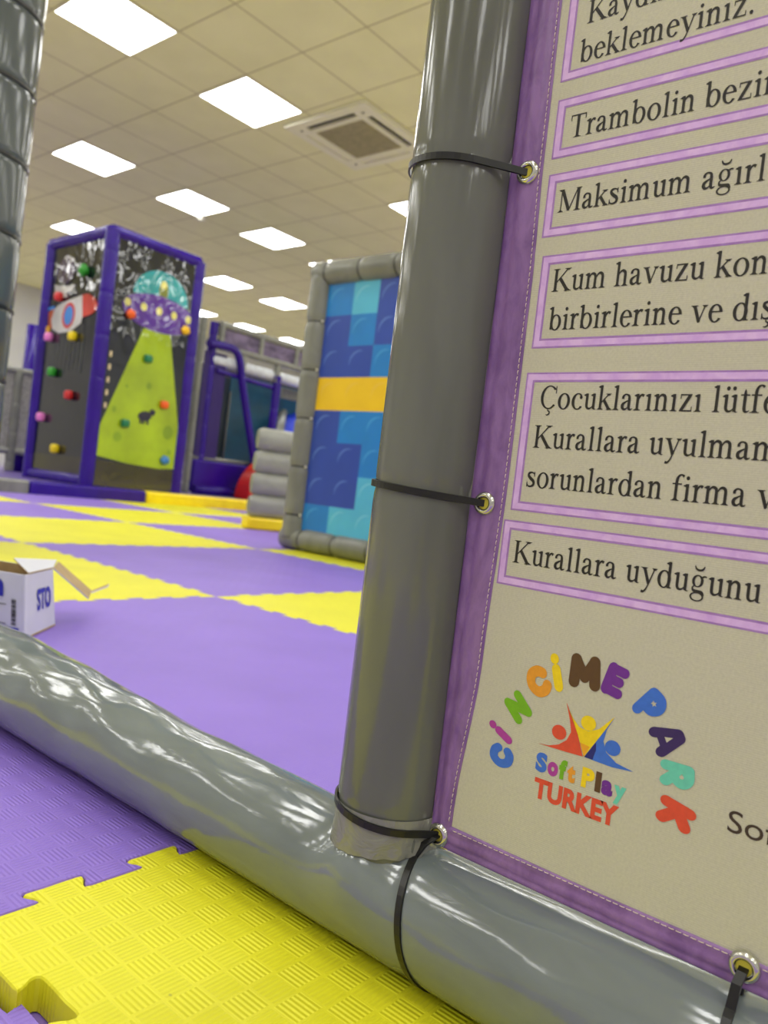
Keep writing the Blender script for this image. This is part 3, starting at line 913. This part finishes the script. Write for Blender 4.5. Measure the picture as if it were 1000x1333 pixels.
for sgx, sgy in ((1, 1), (1, -1), (-1, 1), (-1, -1)): MB().tube([(AX + sgx * .345, AY + sgy * .345, zb), (AX + sgx * .345, AY + sgy * .345, zb - .003)], .012, 12).build('corner_cap', M['dark'], ac)

sd = thing('smoke_detector', (5.43, 7.78, CEIL), 'small round white smoke detector on the ceiling above the climbing tower', 'smoke detector')
mb = MB(); mb.tube([(5.43, 7.78, CEIL - .0005), (5.43, 7.78, CEIL - .02)], .06, 20); mb.build('mount', M['white_plate'], sd)
mb = MB(); mb.sphere((5.43, 7.78, CEIL - .02), (.05, .05, .035), 18, 10); mb.build('sensor_dome', M['white_plate'], sd)

# ------------------------------------------------------------------ padded column at the left
CX, CY, CR, D0 = 2.6 * .348, 2.6 * .9375, .148, .21
col = thing('padded_column', (CX, CY, 0), 'tall dark grey glossy column wrapped in stacked vinyl pads, cut by picture edge', 'padded column')
ZT0 = .2885 + .4799 * 2.6 - 6 * .2095
n_t = 14
mb = MB(); vs = []; SG = 40; N = 420
for i in range(N + 1):
    z = .0 + (CEIL - .003) * i / N
    q = ((z - ZT0) / .2095) % 1.0
    pin = math.exp(-(min(q, 1 - q) / .045) ** 2)
    bulge = .0015 * sin(pi * q)
    for k in range(SG):
        a = 2 * pi * k / SG
        r = CR + bulge - .004 * pin + .0010 * sin(a * 7 + 1.3 * sin(z * 2)) + .0005 * pin * sin(a * 19)
        vs.append((CX + r * cos(a), CY + r * sin(a), z))
mb.add(vs, [(i * SG + k, i * SG + (k + 1) % SG, (i + 1) * SG + (k + 1) % SG, (i + 1) * SG + k) for i in range(N) for k in range(SG)], 0, True)
mb.build('padding', M['grey_column'], col)
k = 0
while ZT0 + k * .2095 < CEIL - .05:
    z = ZT0 + k * .2095
    if z > .03:
        path = [(CX + (CR - .0008) * cos(2 * pi * i / 40), CY + (CR - .0008) * sin(2 * pi * i / 40), z) for i in range(40)]
        MB().strap(path, .010, .003, [(cos(2 * pi * i / 40), sin(2 * pi * i / 40), 0) for i in range(40)], [(0, 0, 1)] * 40).build('band', M['black_tie'], col)
    k += 1

# ------------------------------------------------------------------ brick panel in a grey padded frame
BPX = 2.42
bp = thing('brick_panel', (BPX, 2.0, 0), 'upright play panel of blue printed bricks with yellow row in grey padded frame', 'play panel')
R0 = .056; PYL, PYR = 2.502, 1.45
def padded(name, p0, p1, r, pitch, off, parent, mat, ties=True, seg=24, tie_mat=None, pin=.006):
    p0 = Vector(p0); p1 = Vector(p1); L = (p1 - p0).length; d = (p1 - p0).normalized()
    n = max(8, int(L / .0125))
    def rf(i, a):
        s = L * i / n
        q = ((s - off) / pitch) % 1.0
        return r - pin * math.exp(-(min(q, 1 - q) * pitch / .012) ** 2) + .0008 * sin(a * 3 + s * 9)
    o = MB().tube([p0 + d * L * i / n for i in range(n + 1)], rf, seg).build(name, mat, parent)
    if ties:
        s = off
        up = Vector((0, 0, 1)) if abs(d.z) < .9 else Vector((1, 0, 0))
        u = (up - d * up.dot(d)).normalized(); w = d.cross(u)
        while s < L - .01:
            if s > .01:
                c = p0 + d * s; q = r - pin + .0005
                MB().strap([c + (u * cos(2 * pi * i / 24) + w * sin(2 * pi * i / 24)) * q for i in range(24)], .006, .002,
                         [u * cos(2 * pi * i / 24) + w * sin(2 * pi * i / 24) for i in range(24)], [d] * 24).build('tie', tie_mat or M['black_tie'], o)
            s += pitch
    return o
ZT = 1.232
padded('frame_side', (BPX, PYL, .052), (BPX, PYL, ZT), R0, .2145, .105, bp, M['grey_pad'])
padded('frame_side', (BPX, PYR, .052), (BPX, PYR, ZT), R0, .2145, .105, bp, M['grey_pad'])
padded('frame_top', (BPX, PYL + .03, ZT), (BPX, PYR - .03, ZT), R0 - .001, .20, .075, bp, M['grey_pad'])
padded('frame_bottom', (BPX, PYL + .05, .050), (BPX, PYR - .05, .050), .049, .20, .115, bp, M['grey_pad'])
BC = dict(d=(44, 76, 178), m=(24, 132, 216), c=(86, 192, 232), y=(252, 206, 14))
for k_, c_ in BC.items(): M['brick_' + k_] = plain('brick_print_' + k_, c_, .35, scale=6, var=.03)
for k_, c_ in dict(d=(92, 128, 214), m=(70, 164, 232), c=(124, 212, 242), y=(250, 208, 70)).items(): M['stud_' + k_] = plain('stud_print_' + k_, c_, .35, scale=6, var=.02)
order = 'dmcy'
mats = [M['brick_' + q] for q in order] + [M['stud_' + q] for q in order]
rows = ['mcdmmc', 'dmdccm', 'ddmddm', 'yyyyyy', 'dmmddc', 'ddmmcd', 'ddccdd', 'mccmdd']
zr = [1.182, 1.040, .905, .770, .627, .488, .350, .213, .085]
yc = [2.452, 2.294, 2.150, 2.005, 1.86, 1.715, 1.50]
xf = BPX - .012
mb = MB()
mb.box((BPX - .0118, 1.49, .085), (BPX + .012, 2.452, 1.185), 1)
for r_, row in enumerate(rows):
    for c_, ch in enumerate(row):
        y1, y0 = yc[c_], yc[c_ + 1]; z1, z0 = zr[r_], zr[r_ + 1]
        mi = order.index(ch)
        mb.add([(xf, y1, z0), (xf, y0, z0), (xf, y0, z1), (xf, y1, z1)], [(0, 1, 2, 3)], mi)
        cy, cz = (y0 + y1) / 2 - .004, (z0 + z1) / 2 - .012; R = .058
        a0, a1 = (radians(75), radians(185))
        n = 14; arc = []
        for i in range(n + 1):
            a = a0 + (a1 - a0) * i / n; wd = .0045 * sin(pi * (i + .6) / (n + 1.2))
            arc.append(((R + wd) * cos(a), (R + wd) * sin(a), (R - wd) * cos(a), (R - wd) * sin(a)))
        for p, q in zip(arc, arc[1:]):
            mb.add([(xf - .0006, cy - p[0], cz + p[1]), (xf - .0006, cy - q[0], cz + q[1]), (xf - .0006, cy - q[2], cz + q[3]), (xf - .0006, cy - p[2], cz + p[3])], [(0, 1, 2, 3)], mi + 4)
mb.build('printed_board', mats, bp)['label'] = 'blue printed bricks with one yellow row'
for k in range(5): MB().sphere((BPX - .03, 2.447, .157 + k * .2145), .006, 10, 6).build('tie_end', M['white_plate'], bp)

# ------------------------------------------------------------------ stacked grey rolls on a yellow base
RX0, RY = 2.972, 3.47
rw = thing('roll_stack', (RX0, RY, 0), 'low wall of four stacked grey vinyl rolls on a yellow base', 'soft play block')
RD = Vector((cos(radians(25)), -sin(radians(25)), 0)); RN = Vector((-RD.y, RD.x, 0)); RL = 1.2
A0 = Vector((RX0, RY, 0))
c = [A0 - RD * .006 - RN * .03, A0 + RD * RL - RN * .03, A0 + RD * RL + RN * .13, A0 - RD * .006 + RN * .13]
MB().prism([p + Vector((0, 0, .070)) for p in c][::-1], (0, 0, -.0695)).build('base_block', M['yellow_pad'], rw, .014, 3)
c = [A0 + RD * .10 + RN * .03, A0 + RD * (RL - .01) + RN * .03, A0 + RD * (RL - .01) + RN * .10, A0 + RD * .10 + RN * .10]
MB().prism([p + Vector((0, 0, .585)) for p in c][::-1], (0, 0, -.515)).build('backing_block', M['grey_roll'], rw, .01, 2)
for k in range(4):
    z = .138 + .1315 * k
    mb = MB(); vs = []; S = 26; N = 46
    for i in range(N + 1):
        f = i / N; s_ = .004 * k + RL * f
        e = min(1, min(f, 1 - f) * RL / .03); q = .80 + .20 * sqrt(1 - (1 - e) ** 2)
        for t in range(S):
            a = 2 * pi * t / S
            vs.append(A0 + RD * s_ + RN * (.03 - cos(a) * .042 * q) + Vector((0, 0, z + .0675 * sin(a) * q * (1 + .01 * sin(f * 40 + k)))))
    mb.add(vs, [(i * S + t, i * S + (t + 1) % S, (i + 1) * S + (t + 1) % S, (i + 1) * S + t) for i in range(N) for t in range(S)], 0, True)
    mb.add([vs[t] for t in range(S)], [tuple(range(S))[::-1]]); mb.add([vs[N * S + t] for t in range(S)], [tuple(range(S))])
    mb.build('roll', M['grey_roll'], rw)

# ------------------------------------------------------------------ platform behind the mats
PFY = 5.475
PT = .095
struct(MB().box((1.2, 5.602, -.02), (9.5, 9.6, PT - .012)).build('floor_platform', plain('platform_vinyl', (112, 92, 170), .35, scale=2)))
for x0, x1, m, lab in ((1.2, 2.64, 'grey_pad', 'grey vinyl edge block of the platform, beside the purple one'), (2.645, 3.60, 'purple_pad', 'purple vinyl edge block of the platform in front of the climbing tower'),
                       (3.605, 6.9, 'yellow_pad', 'long yellow vinyl edge block of the platform, right of the purple one')):
    o = MB().box((x0, PFY, -.0205), (x1, 5.595, PT)).build('platform_edge', M[m], None, .02, 3, loc=((x0 + x1) / 2, PFY, 0)); tag(o, lab, 'edge pad', 'platform edge blocks')

# ------------------------------------------------------------------ climbing tower
TZ = PT - .01
tw = thing('climbing_tower', (3.6, 6.15, TZ), 'purple framed climbing tower with printed space panels and coloured holds', 'climbing wall')
TT = 2.09
def ppost(x, y, r, z1=TT): return padded('post', (x, y, TZ), (x, y, z1), r, .33, .2, tw, M['purple_pad'], False, pin=.003)
ppost(3.180, 5.685, .056, 2.115); ppost(3.995, 5.675, .056); ppost(3.185, 6.63, .062); ppost(3.995, 6.63, .056)
padded('top_rail', (3.175, 5.68, 2.09), (3.995, 5.68, 2.09), .052, .33, .2, tw, M['purple_pad'], False, pin=.003)
padded('top_rail', (3.18, 5.68, 2.09), (3.18, 6.63, 2.09), .052, .33, .2, tw, M['purple_pad'], False, pin=.003)
padded('top_rail', (3.995, 5.68, 2.09), (3.995, 6.63, 2.09), .05, .33, .2, tw, M['purple_pad'], False, pin=.003)
padded('bottom_rail', (3.18, 5.68, .125), (3.18, 6.63, .125), .045, .33, .2, tw, M['purple_pad'], False, pin=.003)

def gloss_print(name, col, rough=.06, wr=.50):
    """printed PVC sheet, pulled into creases that catch the lamps"""
    t = base(name, col, rough, 0, .9, 0)
    v = t.coords('Object', (9.5, 9.5, 4.6))
    f = t.noise(v, 1.0, 1.2, .4, .6)
    sx = t.n('ShaderNodeSeparateXYZ'); tc = t.n('ShaderNodeTexCoord'); t.l(tc.outputs['Object'], sx.inputs[0])
    k = t.n('ShaderNodeMapRange'); k.inputs[1].default_value = .85; k.inputs[2].default_value = 1.55; k.inputs[3].default_value = .05; k.inputs[4].default_value = 1.0
    t.l(sx.outputs[2], k.inputs[0])
    h = t.math('MULTIPLY', f, k.outputs[0])
    t.l(t.bump(h, wr, .03), t.b.inputs['Normal'])
    g = t.noise(tc.outputs['Object'], 3, 3)
    t.l(t.ramp(g, [(.3, lin([c * .88 for c in col])), (.7, lin([min(255, c * 1.1) for c in col]))]), t.b.inputs['Base Color'])
    return t.m
P = {}
for k_, c_ in dict(navy=(18, 25, 40), char=(20, 24, 33), lime=(160, 186, 10), limed=(134, 164, 8), olive=(56, 52, 22), violet=(84, 40, 150), teal=(44, 156, 166), cream=(220, 214, 120), cow=(30, 26, 52), white=(200, 200, 204),
                   red=(196, 70, 66), rust=(180, 84, 40), blue=(60, 130, 214), gold=(232, 176, 40), mauve=(80, 68, 92), alien=(116, 124, 40), strk_=(60, 66, 72)).items():
    P[k_] = gloss_print('space_print_' + k_, c_)
pk = list(P); PM = [P[k_] for k_ in pk]
def ell(cx, cy, rx, ry, a0=0, a1=360, n=28, rot=0):
    q = []
    for i in range(n + (0 if a1 - a0 == 360 else 1)):
        a = radians(a0 + (a1 - a0) * i / n)
        x, y = rx * cos(a), ry * sin(a)
        q.append((cx + x * cos(rot) - y * sin(rot), cy + x * sin(rot) + y * cos(rot)))
    return q
# front sheet (faces -y)
FY = 5.650
mb = MB(); mb.box((3.19, FY, TZ + .01), (3.96, FY + .02, 2.06), pk.index('navy'))
lay = [0]
def fp(pts, colr):
    lay[0] += 1
    y = FY - .0004 - .00035 * lay[0]
    mb.add([(x, y, z) for x, z in pts], [tuple(q) for q in tess(pts)], pk.index(colr))
fp([(3.225, .30), (3.95, .285), (3.95, TZ + .012), (3.225, TZ + .012)], 'olive')
fp([(3.522, 1.43), (3.766, 1.43), (3.955, .62), (3.955, .30), (3.80, .285), (3.5, .30), (3.225, .335), (3.225, .58)], 'lime')
fp([(3.60, 1.42), (3.70, 1.42), (3.74, .31), (3.50, .32)], 'limed') if False else None
for sx, sz, rx, rz in ((3.85, .60, .052, .060), (3.385, .505, .040, .042), (3.621, .955, .024, .030), (3.42, .92, .014, .018), (3.88, .435, .022, .024), (3.33, .72, .02, .03)): fp(ell(sx, sz, rx, rz), 'limed')
fp(ell(3.645, 1.67, .262, .235, 0, 180), 'teal')
fp(ell(3.66, 1.75, .045, .085), 'alien'); fp(ell(3.655, 1.80, .03, .032), 'cream')
fp(ell(3.645, 1.555, .345, .150), 'violet')
for x in (3.345, 3.492, 3.637, 3.781, 3.925): fp(ell(x, 1.578 if x != 3.345 else 1.58, .029, .033), 'cream')
fp(ell(3.61, .705, .062, .040, rot=.15), 'cow'); fp(ell(3.678, .745, .028, .026), 'cow')
for x in (3.575, 3.60, 3.64): fp([(x - .008, .69), (x + .010, .69), (x + .010, .640), (x - .008, .640)], 'cow')
mb.build('space_sheet', PM, tw)['label'] = 'dark printed sheet with a saucer, green light beam and cow'
# side sheet (faces -x)
SX = 3.165
mb = MB(); mb.box((SX, 5.70, TZ + .02), (SX + .02, 6.60, 2.06), pk.index('char'))
lay[0] = 0
def sp(pts, colr):
    lay[0] += 1
    x = SX - .0004 - .00035 * lay[0]
    mb.add([(x, y, z) for y, z in pts], [tuple(q) for q in tess(pts)], pk.index(colr))
K = .9895     # the sheet hangs a hand nearer than the post axis
sp([(6.58, .30), (5.74, .30), (5.74, .12), (6.58, .12)], 'olive')
for q in range(9):
    y = 6.46 - q * .065
    sp([(y, 1.27 - .02 * (q % 3)), (y - .02, 1.27), (y - .018, .98 + .05 * (q % 4)), (y - .004, .98)], 'strk_')
RK = dict(
 fin=('rust', [(6.457, 1.533), (6.56, 1.503), (6.537, 1.379), (6.464, 1.352), (6.49, 1.432)]),
 bluefin=('blue', [(6.58, 1.543), (6.461, 1.552), (6.455, 1.524), (6.575, 1.518)]),
 flame=('gold', [(6.52, 1.388), (6.585, 1.384), (6.588, 1.318), (6.55, 1.304), (6.50, 1.340)]),
 suit=('white', [(6.500, 1.732), (6.329, 1.709), (6.149, 1.703), (6.191, 1.652), (6.280, 1.650), (6.254, 1.6115), (6.419, 1.614), (6.478, 1.674)]),
 body=('white', [(6.017, 1.612), (6.213, 1.586), (6.354, 1.568), (6.455, 1.524), (6.492, 1.432), (6.455, 1.351), (6.335, 1.314), (6.156, 1.3195), (5.994, 1.379), (5.979, 1.432)]),
 nose=('red', [(6.017, 1.612), (5.924, 1.614), (5.815, 1.571), (5.755, 1.515), (5.793, 1.465), (5.855, 1.442), (5.978, 1.427)]),
 astro=('mauve', [(6.344, 1.949), (6.206, 1.889), (6.175, 1.823), (6.229, 1.746), (6.313, 1.717), (6.433, 1.764), (6.478, 1.842), (6.43, 1.921)]),
 helm=('white', [(6.382, 1.953), (6.312, 1.964), (6.214, 1.926), (6.177, 1.877), (6.217, 1.8995), (6.3055, 1.936), (6.369, 1.938)]))
for colr, pts in RK.values(): sp(pts, colr)
sp(ell(6.205, 1.455, .105, .108), 'red'); sp(ell(6.205, 1.455, .074, .080), 'blue')
mb.build('space_sheet', PM, tw)['label'] = 'dark printed sheet with a rocket and an astronaut'
mb = MB(); mb.box((4.0, 5.70, TZ), (4.02, 6.62, 2.05)); mb.box((3.2, 6.62, TZ), (3.98, 6.64, 2.05)); mb.build('back_board', P['char'], tw)
M['cord'] = plain('cream_cord', (224, 206, 170), .7)
for k in range(5):
    z = 1.142 - k * .1015
    MB().box((3.240, FY - .010, z - .022), (3.258, FY + .004, z + .022)).build('lace', M['cord'], tw, .004)
HC = dict(green=(40, 150, 40), red=(206, 40, 44), pink=(232, 128, 204), yellow=(240, 214, 20), teal=(10, 112, 78), orange=(238, 96, 24), blue=(52, 120, 196), amber=(240, 190, 20))
for k_, c_ in HC.items(): M['hold_' + k_] = plain('hold_' + k_, c_, .3, scale=12, var=.05)
def hold(c, r, colr, ax, blocky=True, lab=None):
    """a bolted resin hold: rounded block, bulging outward, with its bolt"""
    c = Vector(c)
    mb = MB()
    def f(d):
        m = max(abs(d.x), abs(d.y), abs(d.z))
        return (.80 / m * .6 + .4) if blocky else 1 + .1 * sin(d.x * 5 + d.z * 4)
    s = [r, r, r * .95]; s[ax] = r * .72
    mb.sphere(c, s, 18, 12, 0, f)
    o = mb.build('climbing_hold', M['hold_' + colr], tw); o['label'] = '%s climbing hold' % colr
    dv = Vector((0, -1, 0)) if ax == 1 else Vector((-1, 0, 0))
    MB().tube([c + dv * s[ax] * .6, c + dv * (s[ax] * .86)], .009, 10).build('bolt', M['steel'], o)
for x, z, colr, b in ((3.377, 1.489, 'orange', False), (3.901, 1.485, 'amber', False), (3.573, 1.172, 'teal', True), (3.773, .826, 'orange', True), (3.429, .619, 'teal', True), (3.84, .365, 'blue', False)):
    hold((x, FY - .022, z), .040, colr, 1, b)
for y, z, colr, b in ((6.385, 1.617, 'red', True), (6.014, 1.802, 'green', False), (6.483, 1.283, 'pink', True), (6.084, 1.274, 'yellow', True), (6.365, .986, 'green', True), (6.043, .794, 'red', True), (6.47, .605, 'pink', True), (6.174, .351, 'yellow', True)):
    hold((SX - .028, (y - .02), z), .052 if z > 1.7 else .046, colr, 0, b)

# ------------------------------------------------------------------ play structure beyond
SY = 6.40
ps = thing('play_structure', (5.6, 6.6, TZ), 'purple and grey play structure with railing, dark teal panels, right of the climbing tower', 'play structure')
padded('grey_post', (4.63, SY, TZ), (4.63, SY, 1.83), .037, .3, .1, ps, M['grey_pad'], False)
padded('post', (4.80, SY + .05, TZ), (4.80, SY + .05, 1.82), .045, .3, .1, ps, M['purple_pad'], False)
padded('post', (5.672, SY, TZ), (5.672, SY, 1.44), .045, .3, .1, ps, M['purple_pad'], False)
padded('post', (7.4, SY, TZ), (7.4, SY, 1.82), .045, .3, .1, ps, M['purple_pad'], False)
padded('railing_bar', (4.84, SY, 1.805), (8.2, SY, 1.805), .036, .3, .1, ps, M['grey_pad'], False)
padded('railing_bar', (4.84, SY, 1.585), (8.2, SY, 1.585), .036, .3, .1, ps, M['grey_pad'], False)
for x in (4.865, 5.39, 5.905, 6.42, 6.94, 7.46): padded('railing_post', (x, SY, 1.585), (x, SY, 1.805), .034, .3, .1, ps, M['grey_pad'], False)
M['print_purple'] = mat_streak('purple_print_sheet', (58, 44, 78), (120, 104, 140), .3, (5, 5, 9))
for k, (x0, x1) in enumerate(((4.90, 5.36), (5.42, 5.88), (5.935, 6.39), (6.45, 6.91))):
    MB().box((x0, SY - .006, 1.615), (x1, SY + .006, 1.775)).build('railing_sheet', M['print_purple'], ps)
padded('light_beam', (4.80, SY + .06, 1.452), (8.2, SY + .06, 1.42), .058, .4, .2, ps, vinyl('pale_vinyl', (206, 212, 222), .3, .1), False)
for x in (5.175, 5.66): MB().box((x - .03, SY - .025, 1.36), (x + .03, SY + .04, 1.60)).build('bracket', M['grey_pad'], ps, .01)
padded('thin_rail', (4.86, SY + .02, 1.345), (5.66, SY + .02, 1.31), .024, .4, .2, ps, M['purple_pad'], False)
bent = spline([(4.70, SY - .02, 1.585), (4.95, SY - .02, 1.60), (5.06, SY - .02, 1.57), (5.125, SY - .02, 1.47), (5.17, SY - .02, 1.30), (5.30, SY - .02, .92), (5.475, SY - .02, .43), (5.55, SY - .02, .20), (5.585, SY - .02, TZ)], 6)
MB().tube(bent, .040, 16).build('bent_bar', M['purple_pad'], ps)
M['teal_sheet'] = plain('dark_teal_sheet', (20, 84, 112), .35, scale=2, var=.2)
M['teal_dark'] = plain('blackish_teal_sheet', (8, 36, 52), .35, scale=2, var=.2)
MB().box((4.84, 7.05, .40), (5.55, 7.07, 1.40)).build('dark_sheet', M['teal_dark'], ps)
MB().box((5.56, 7.05, .40), (7.6, 7.07, 1.46)).build('teal_sheet', M['teal_sheet'], ps)
MB().tube([(5.555, 7.03, .40), (5.555, 7.03, 1.25)], .010, 8).build('seam', M['grey_pad'], ps)
MB().box((4.72, SY + .02, .45), (4.98, SY + .05, 1.52)).build('net_panel', plain('purple_mesh', (38, 12, 96), .6, scale=160, var=.35, bump=.4), ps)
MB().box((4.70, SY - .01, .10), (5.52, SY + .10, .43)).build('low_wall', M['purple_pad'], ps, .02)
MB().tube([(4.70, SY + .04, .445), (5.50, SY + .04, .452)], .022, 14).build('sill_rail', M['grey_pad'], ps)
MB().tube([(4.68, SY - .07, .128), (5.34, SY - .07, .128)], .044, 18).build('bumper', M['purple_pad'], ps)
MB().box((6.03, SY + .30, 1.262), (7.6, SY + .33, 1.384)).build('grey_fascia', M['grey_pad'], ps, .01)
MB().box((4.8, 7.1, 1.42), (8.2, 8.6, 1.50)).build('deck', plain('deck_board', (90, 84, 96), .6), ps)
MB().box((7.62, 6.42, TZ), (7.64, 8.6, 1.5)).build('side_sheet', M['teal_dark'], ps)

sd_ = thing('slide', (6.3, 7.0, TZ), 'bright blue slide with grey sides behind the stacked grey rolls', 'slide')
T0 = Vector((6.88, 7.55, 1.46)); B0 = Vector((5.72, 6.36, .60)); wv = Vector((.72, -.69, 0)) * .75
e0, e1 = T0 + wv, B0 + wv
nrm = (B0 - T0).cross(wv).normalized()
if nrm.z < 0: nrm = -nrm
q = B0 + (B0 - T0).normalized() * .02
M['slide_blue'] = plain('slide_blue', (8, 52, 214), .5, scale=2, spec=.25)
MB().prism([T0, e0, q + wv, q], -nrm * .03).build('slide_bed', M['slide_blue'], sd_)
MB().tube([T0 + nrm * .02, q + nrm * .02], .055, 16).build('side_pad', M['grey_pad'], sd_)
MB().tube([e0 + nrm * .02, q + wv + nrm * .02], .055, 16).build('side_pad', M['grey_pad'], sd_)
for s_ in (0, 1):
    b = q + wv * s_ - nrm * .03
    MB().tube([b, (b.x, b.y, TZ)], .03, 12).build('leg', M['grey_pad'], sd_)
    b = T0 + wv * s_ - nrm * .03
    MB().tube([b, (b.x, b.y, TZ)], .03, 12).build('leg', M['grey_pad'], sd_)

ar = thing('arch_block', (5.58, 6.08, PT - .012), 'red and yellow foam arch standing behind the stacked grey rolls', 'soft play block')
def archblk(r0, r1, d0, d1, name, m):
    mb = MB(); n = 30; vs = []
    for i in range(n + 1):
        a = pi * i / n
        for r in (r0, r1):
            for y in (d0, d1): vs.append((5.56 - r * cos(a), y, PT - .012 + r * sin(a)))
    fs = []
    for i in range(n):
        a, b = i * 4, i * 4 + 4
        fs += [(a, b, b + 2, a + 2), (a + 1, a + 3, b + 3, b + 1), (a + 2, b + 2, b + 3, a + 3), (a, a + 1, b + 1, b)]
    fs += [(0, 2, 3, 1), (n * 4, n * 4 + 1, n * 4 + 3, n * 4 + 2)]
    mb.add(vs, fs); mb.build(name, m, ar, .006)
archblk(.375, .47, 5.96, 6.20, 'outer_arch', M['red_pad']); archblk(.20, .373, 5.97, 6.19, 'inner_arch', M['yellow_pad'])

# ------------------------------------------------------------------ beyond the tower on the left
fe = thing('padded_fence', (3.6, 8.0, TZ), 'pale grey padded fence behind the climbing tower, by the column', 'fence')
for x in (3.36, 3.62, 3.9): padded('post', (x, 8.0, TZ), (x, 8.0, 1.10), .045, .3, .1, fe, M['grey_pad'], False)
for z in (1.11, .29): padded('rail', (3.0, 8.0, z), (3.95, 8.0, z), .035, .3, .1, fe, M['grey_roll'], False)
MB().box((3.05, 7.995, .32), (3.9, 8.005, 1.08)).build('infill_sheet', plain('grey_mesh', (158, 158, 154), .6, scale=90, var=.25), fe)
pu = MB(); pu.tube([(3.78, 8.12, TZ), (3.78, 8.12, 1.62)], .07, 18); pu = pu.build('purple_post', M['purple_pad'], None, loc=(3.78, 8.12, TZ))
tag(pu, 'purple padded post standing behind the left edge of the climbing tower', 'padded post')

# ------------------------------------------------------------------ cardboard box on the purple mat
bx = thing('cardboard_box', (.62, 1.24, 0), 'open white cardboard box with blue lettering on the purple mat, cut by picture edge', 'cardboard box')
N0 = Vector((.578, 1.163, .001)); R_0 = Vector((.672, 1.250, .001)); ld = Vector((-.060, .125, 0))
Nt = Vector((.5743, 1.1746, .1)); Rt = Vector((.652, 1.240, .1))
M['card_white'] = plain('white_card', (208, 210, 224), .5, scale=12, var=.02)
M['card_brown'] = plain('brown_card', (176, 152, 112), .75, scale=30, var=.06)
M['box_blue'] = plain('box_blue_print', (40, 44, 168), .5, scale=60, var=.03)
L0, K0, Lt, Kt = N0 + ld, R_0 + ld, Nt + ld, Rt + ld
def wall(a, b, c, d, nm, t=.003):
    n_ = (b - a).cross(Vector((0, 0, 1))).normalized() * t
    mb = MB()
    o1 = [a, b, c, d]; i1 = [p - n_ for p in o1]
    mb.add(o1, [(0, 1, 2, 3)], 0); mb.add(i1, [(3, 2, 1, 0)], 1)
    mb.add(o1 + i1, [(3, 2, 6, 7), (0, 4, 5, 1), (1, 5, 6, 2), (0, 3, 7, 4)], 0)
    mb.build(nm, [M['card_white'], M['card_brown']], bx)
for a, b, c, d in ((N0, R_0, Rt, Nt), (R_0, K0, Kt, Rt), (K0, L0, Lt, Kt), (L0, N0, Nt, Lt)): wall(a, b, c, d, 'side')
MB().prism([N0, R_0, K0, L0], (0, 0, .003)).build('bottom', M['card_brown'], bx)
def flap(p, m_up, nm='flap', t=.0022):
    """p: four corners of the upper face; second material below"""
    n_ = (p[1] - p[0]).cross(p[3] - p[0]).normalized() * t
    if n_.z < 0: n_ = -n_
    q = [x - n_ for x in p]
    mb = MB(); mb.add(p, [(0, 1, 2, 3)], 0); mb.add(q, [(3, 2, 1, 0)], 1)
    mb.add(q + p, [(0, 1, 5, 4), (1, 2, 6, 5), (2, 3, 7, 6), (3, 0, 4, 7)], 1)
    return mb.build(nm, m_up, bx)
K2 = Vector((.706, 1.325, .101)); dd = Vector((.082, .020, -.058))
flap([Rt + Vector((.001, 0, .002)), Rt + Vector((.001, 0, .002)) + dd, K2 + dd, K2], [M['card_brown'], M['card_white']])
g2 = K2 + dd; g1 = Rt + dd; gm = g2 + (g1 - g2) * .22
flap([gm, gm + Vector((.030, -.004, .012)), g2 + Vector((.030, -.008, .014)), g2], [M['card_brown'], M['card_white']], 'flap_end')
flap([Nt + Vector((0, 0, .003)) + (Rt - Nt) * .1, Rt + Vector((0, 0, .003)), K2 + Vector((-.004, 0, .003)), Vector((.636, 1.350, .103))], [M['card_white'], M['card_brown']])
# lettering on the two faces
def boxtext(text, o0, dx, size, col, bold=.02, sq=1.0):
    cu = bpy.data.curves.new('lettering', 'FONT'); cu.body = text; cu.size = 1; cu.offset = bold; cu.resolution_u = 4
    tmp = bpy.data.objects.new('lettering', cu); COL.objects.link(tmp)
    dg = bpy.context.evaluated_depsgraph_get(); me = bpy.data.meshes.new_from_object(tmp.evaluated_get(dg))
    vs = [v.co.copy() for v in me.vertices]; fs = [tuple(p.vertices) for p in me.polygons]
    bpy.data.objects.remove(tmp); bpy.data.meshes.remove(me)
    hi = max(v.y for v in vs); x0 = min(v.x for v in vs); x1 = max(v.x for v in vs)
    MB().add([face(o0[0] + (o0[1] - o0[0]) * (v.x - x0) / (x1 - x0), dx[0] + (dx[1] - dx[0]) * v.y / hi) for v in vs], fs).build('printed_lettering', col, bx)
def face_r(s_, t_):
    n_ = (R_0 - N0).cross(Vector((0, 0, 1))).normalized() * .0022
    return (N0 * (1 - s_) + R_0 * s_) * (1 - t_) + (Nt * (1 - s_) + Rt * s_) * t_ + n_
def face_l(s_, t_):
    n_ = (N0 - L0).cross(Vector((0, 0, 1))).normalized() * .0016
    return (N0 * (1 - s_) + L0 * s_) * (1 - t_) + (Nt * (1 - s_) + Lt * s_) * t_ + n_
face = face_r
boxtext('STO', (.36, .84), (.40, .74), 0, M['box_blue'], .035)
face = face_l
boxtext('n', (.52, .28), (.64, .90), 0, M['box_blue'], .03)
def lq(s0, s1, z0, z1, mb):
    mb.add([face_l(s1, z0), face_l(s0, z0), face_l(s0, z1), face_l(s1, z1)], [(0, 1, 2, 3)])
mb = MB()
z = .20
wd = [.008, .016, .006, .010, .02, .007, .012, .006, .018, .009, .006, .014]
for k in range(24):
    w = wd[k % 12]; lq(.11, .17, z, z + w, mb); z += w + wd[(k * 5 + 3) % 12] * .6
    if z > .60: break
mb.build('barcode', M['ink'], bx)
mb = MB(); lq(.07, .75, .13, .165, mb); mb.build('printed_stripe', M['box_blue'], bx)
mb = MB()
for z in (.20, .50): lq(.24, .75, z, z + .012, mb)
mb.build('small_print', M['ink'], bx)
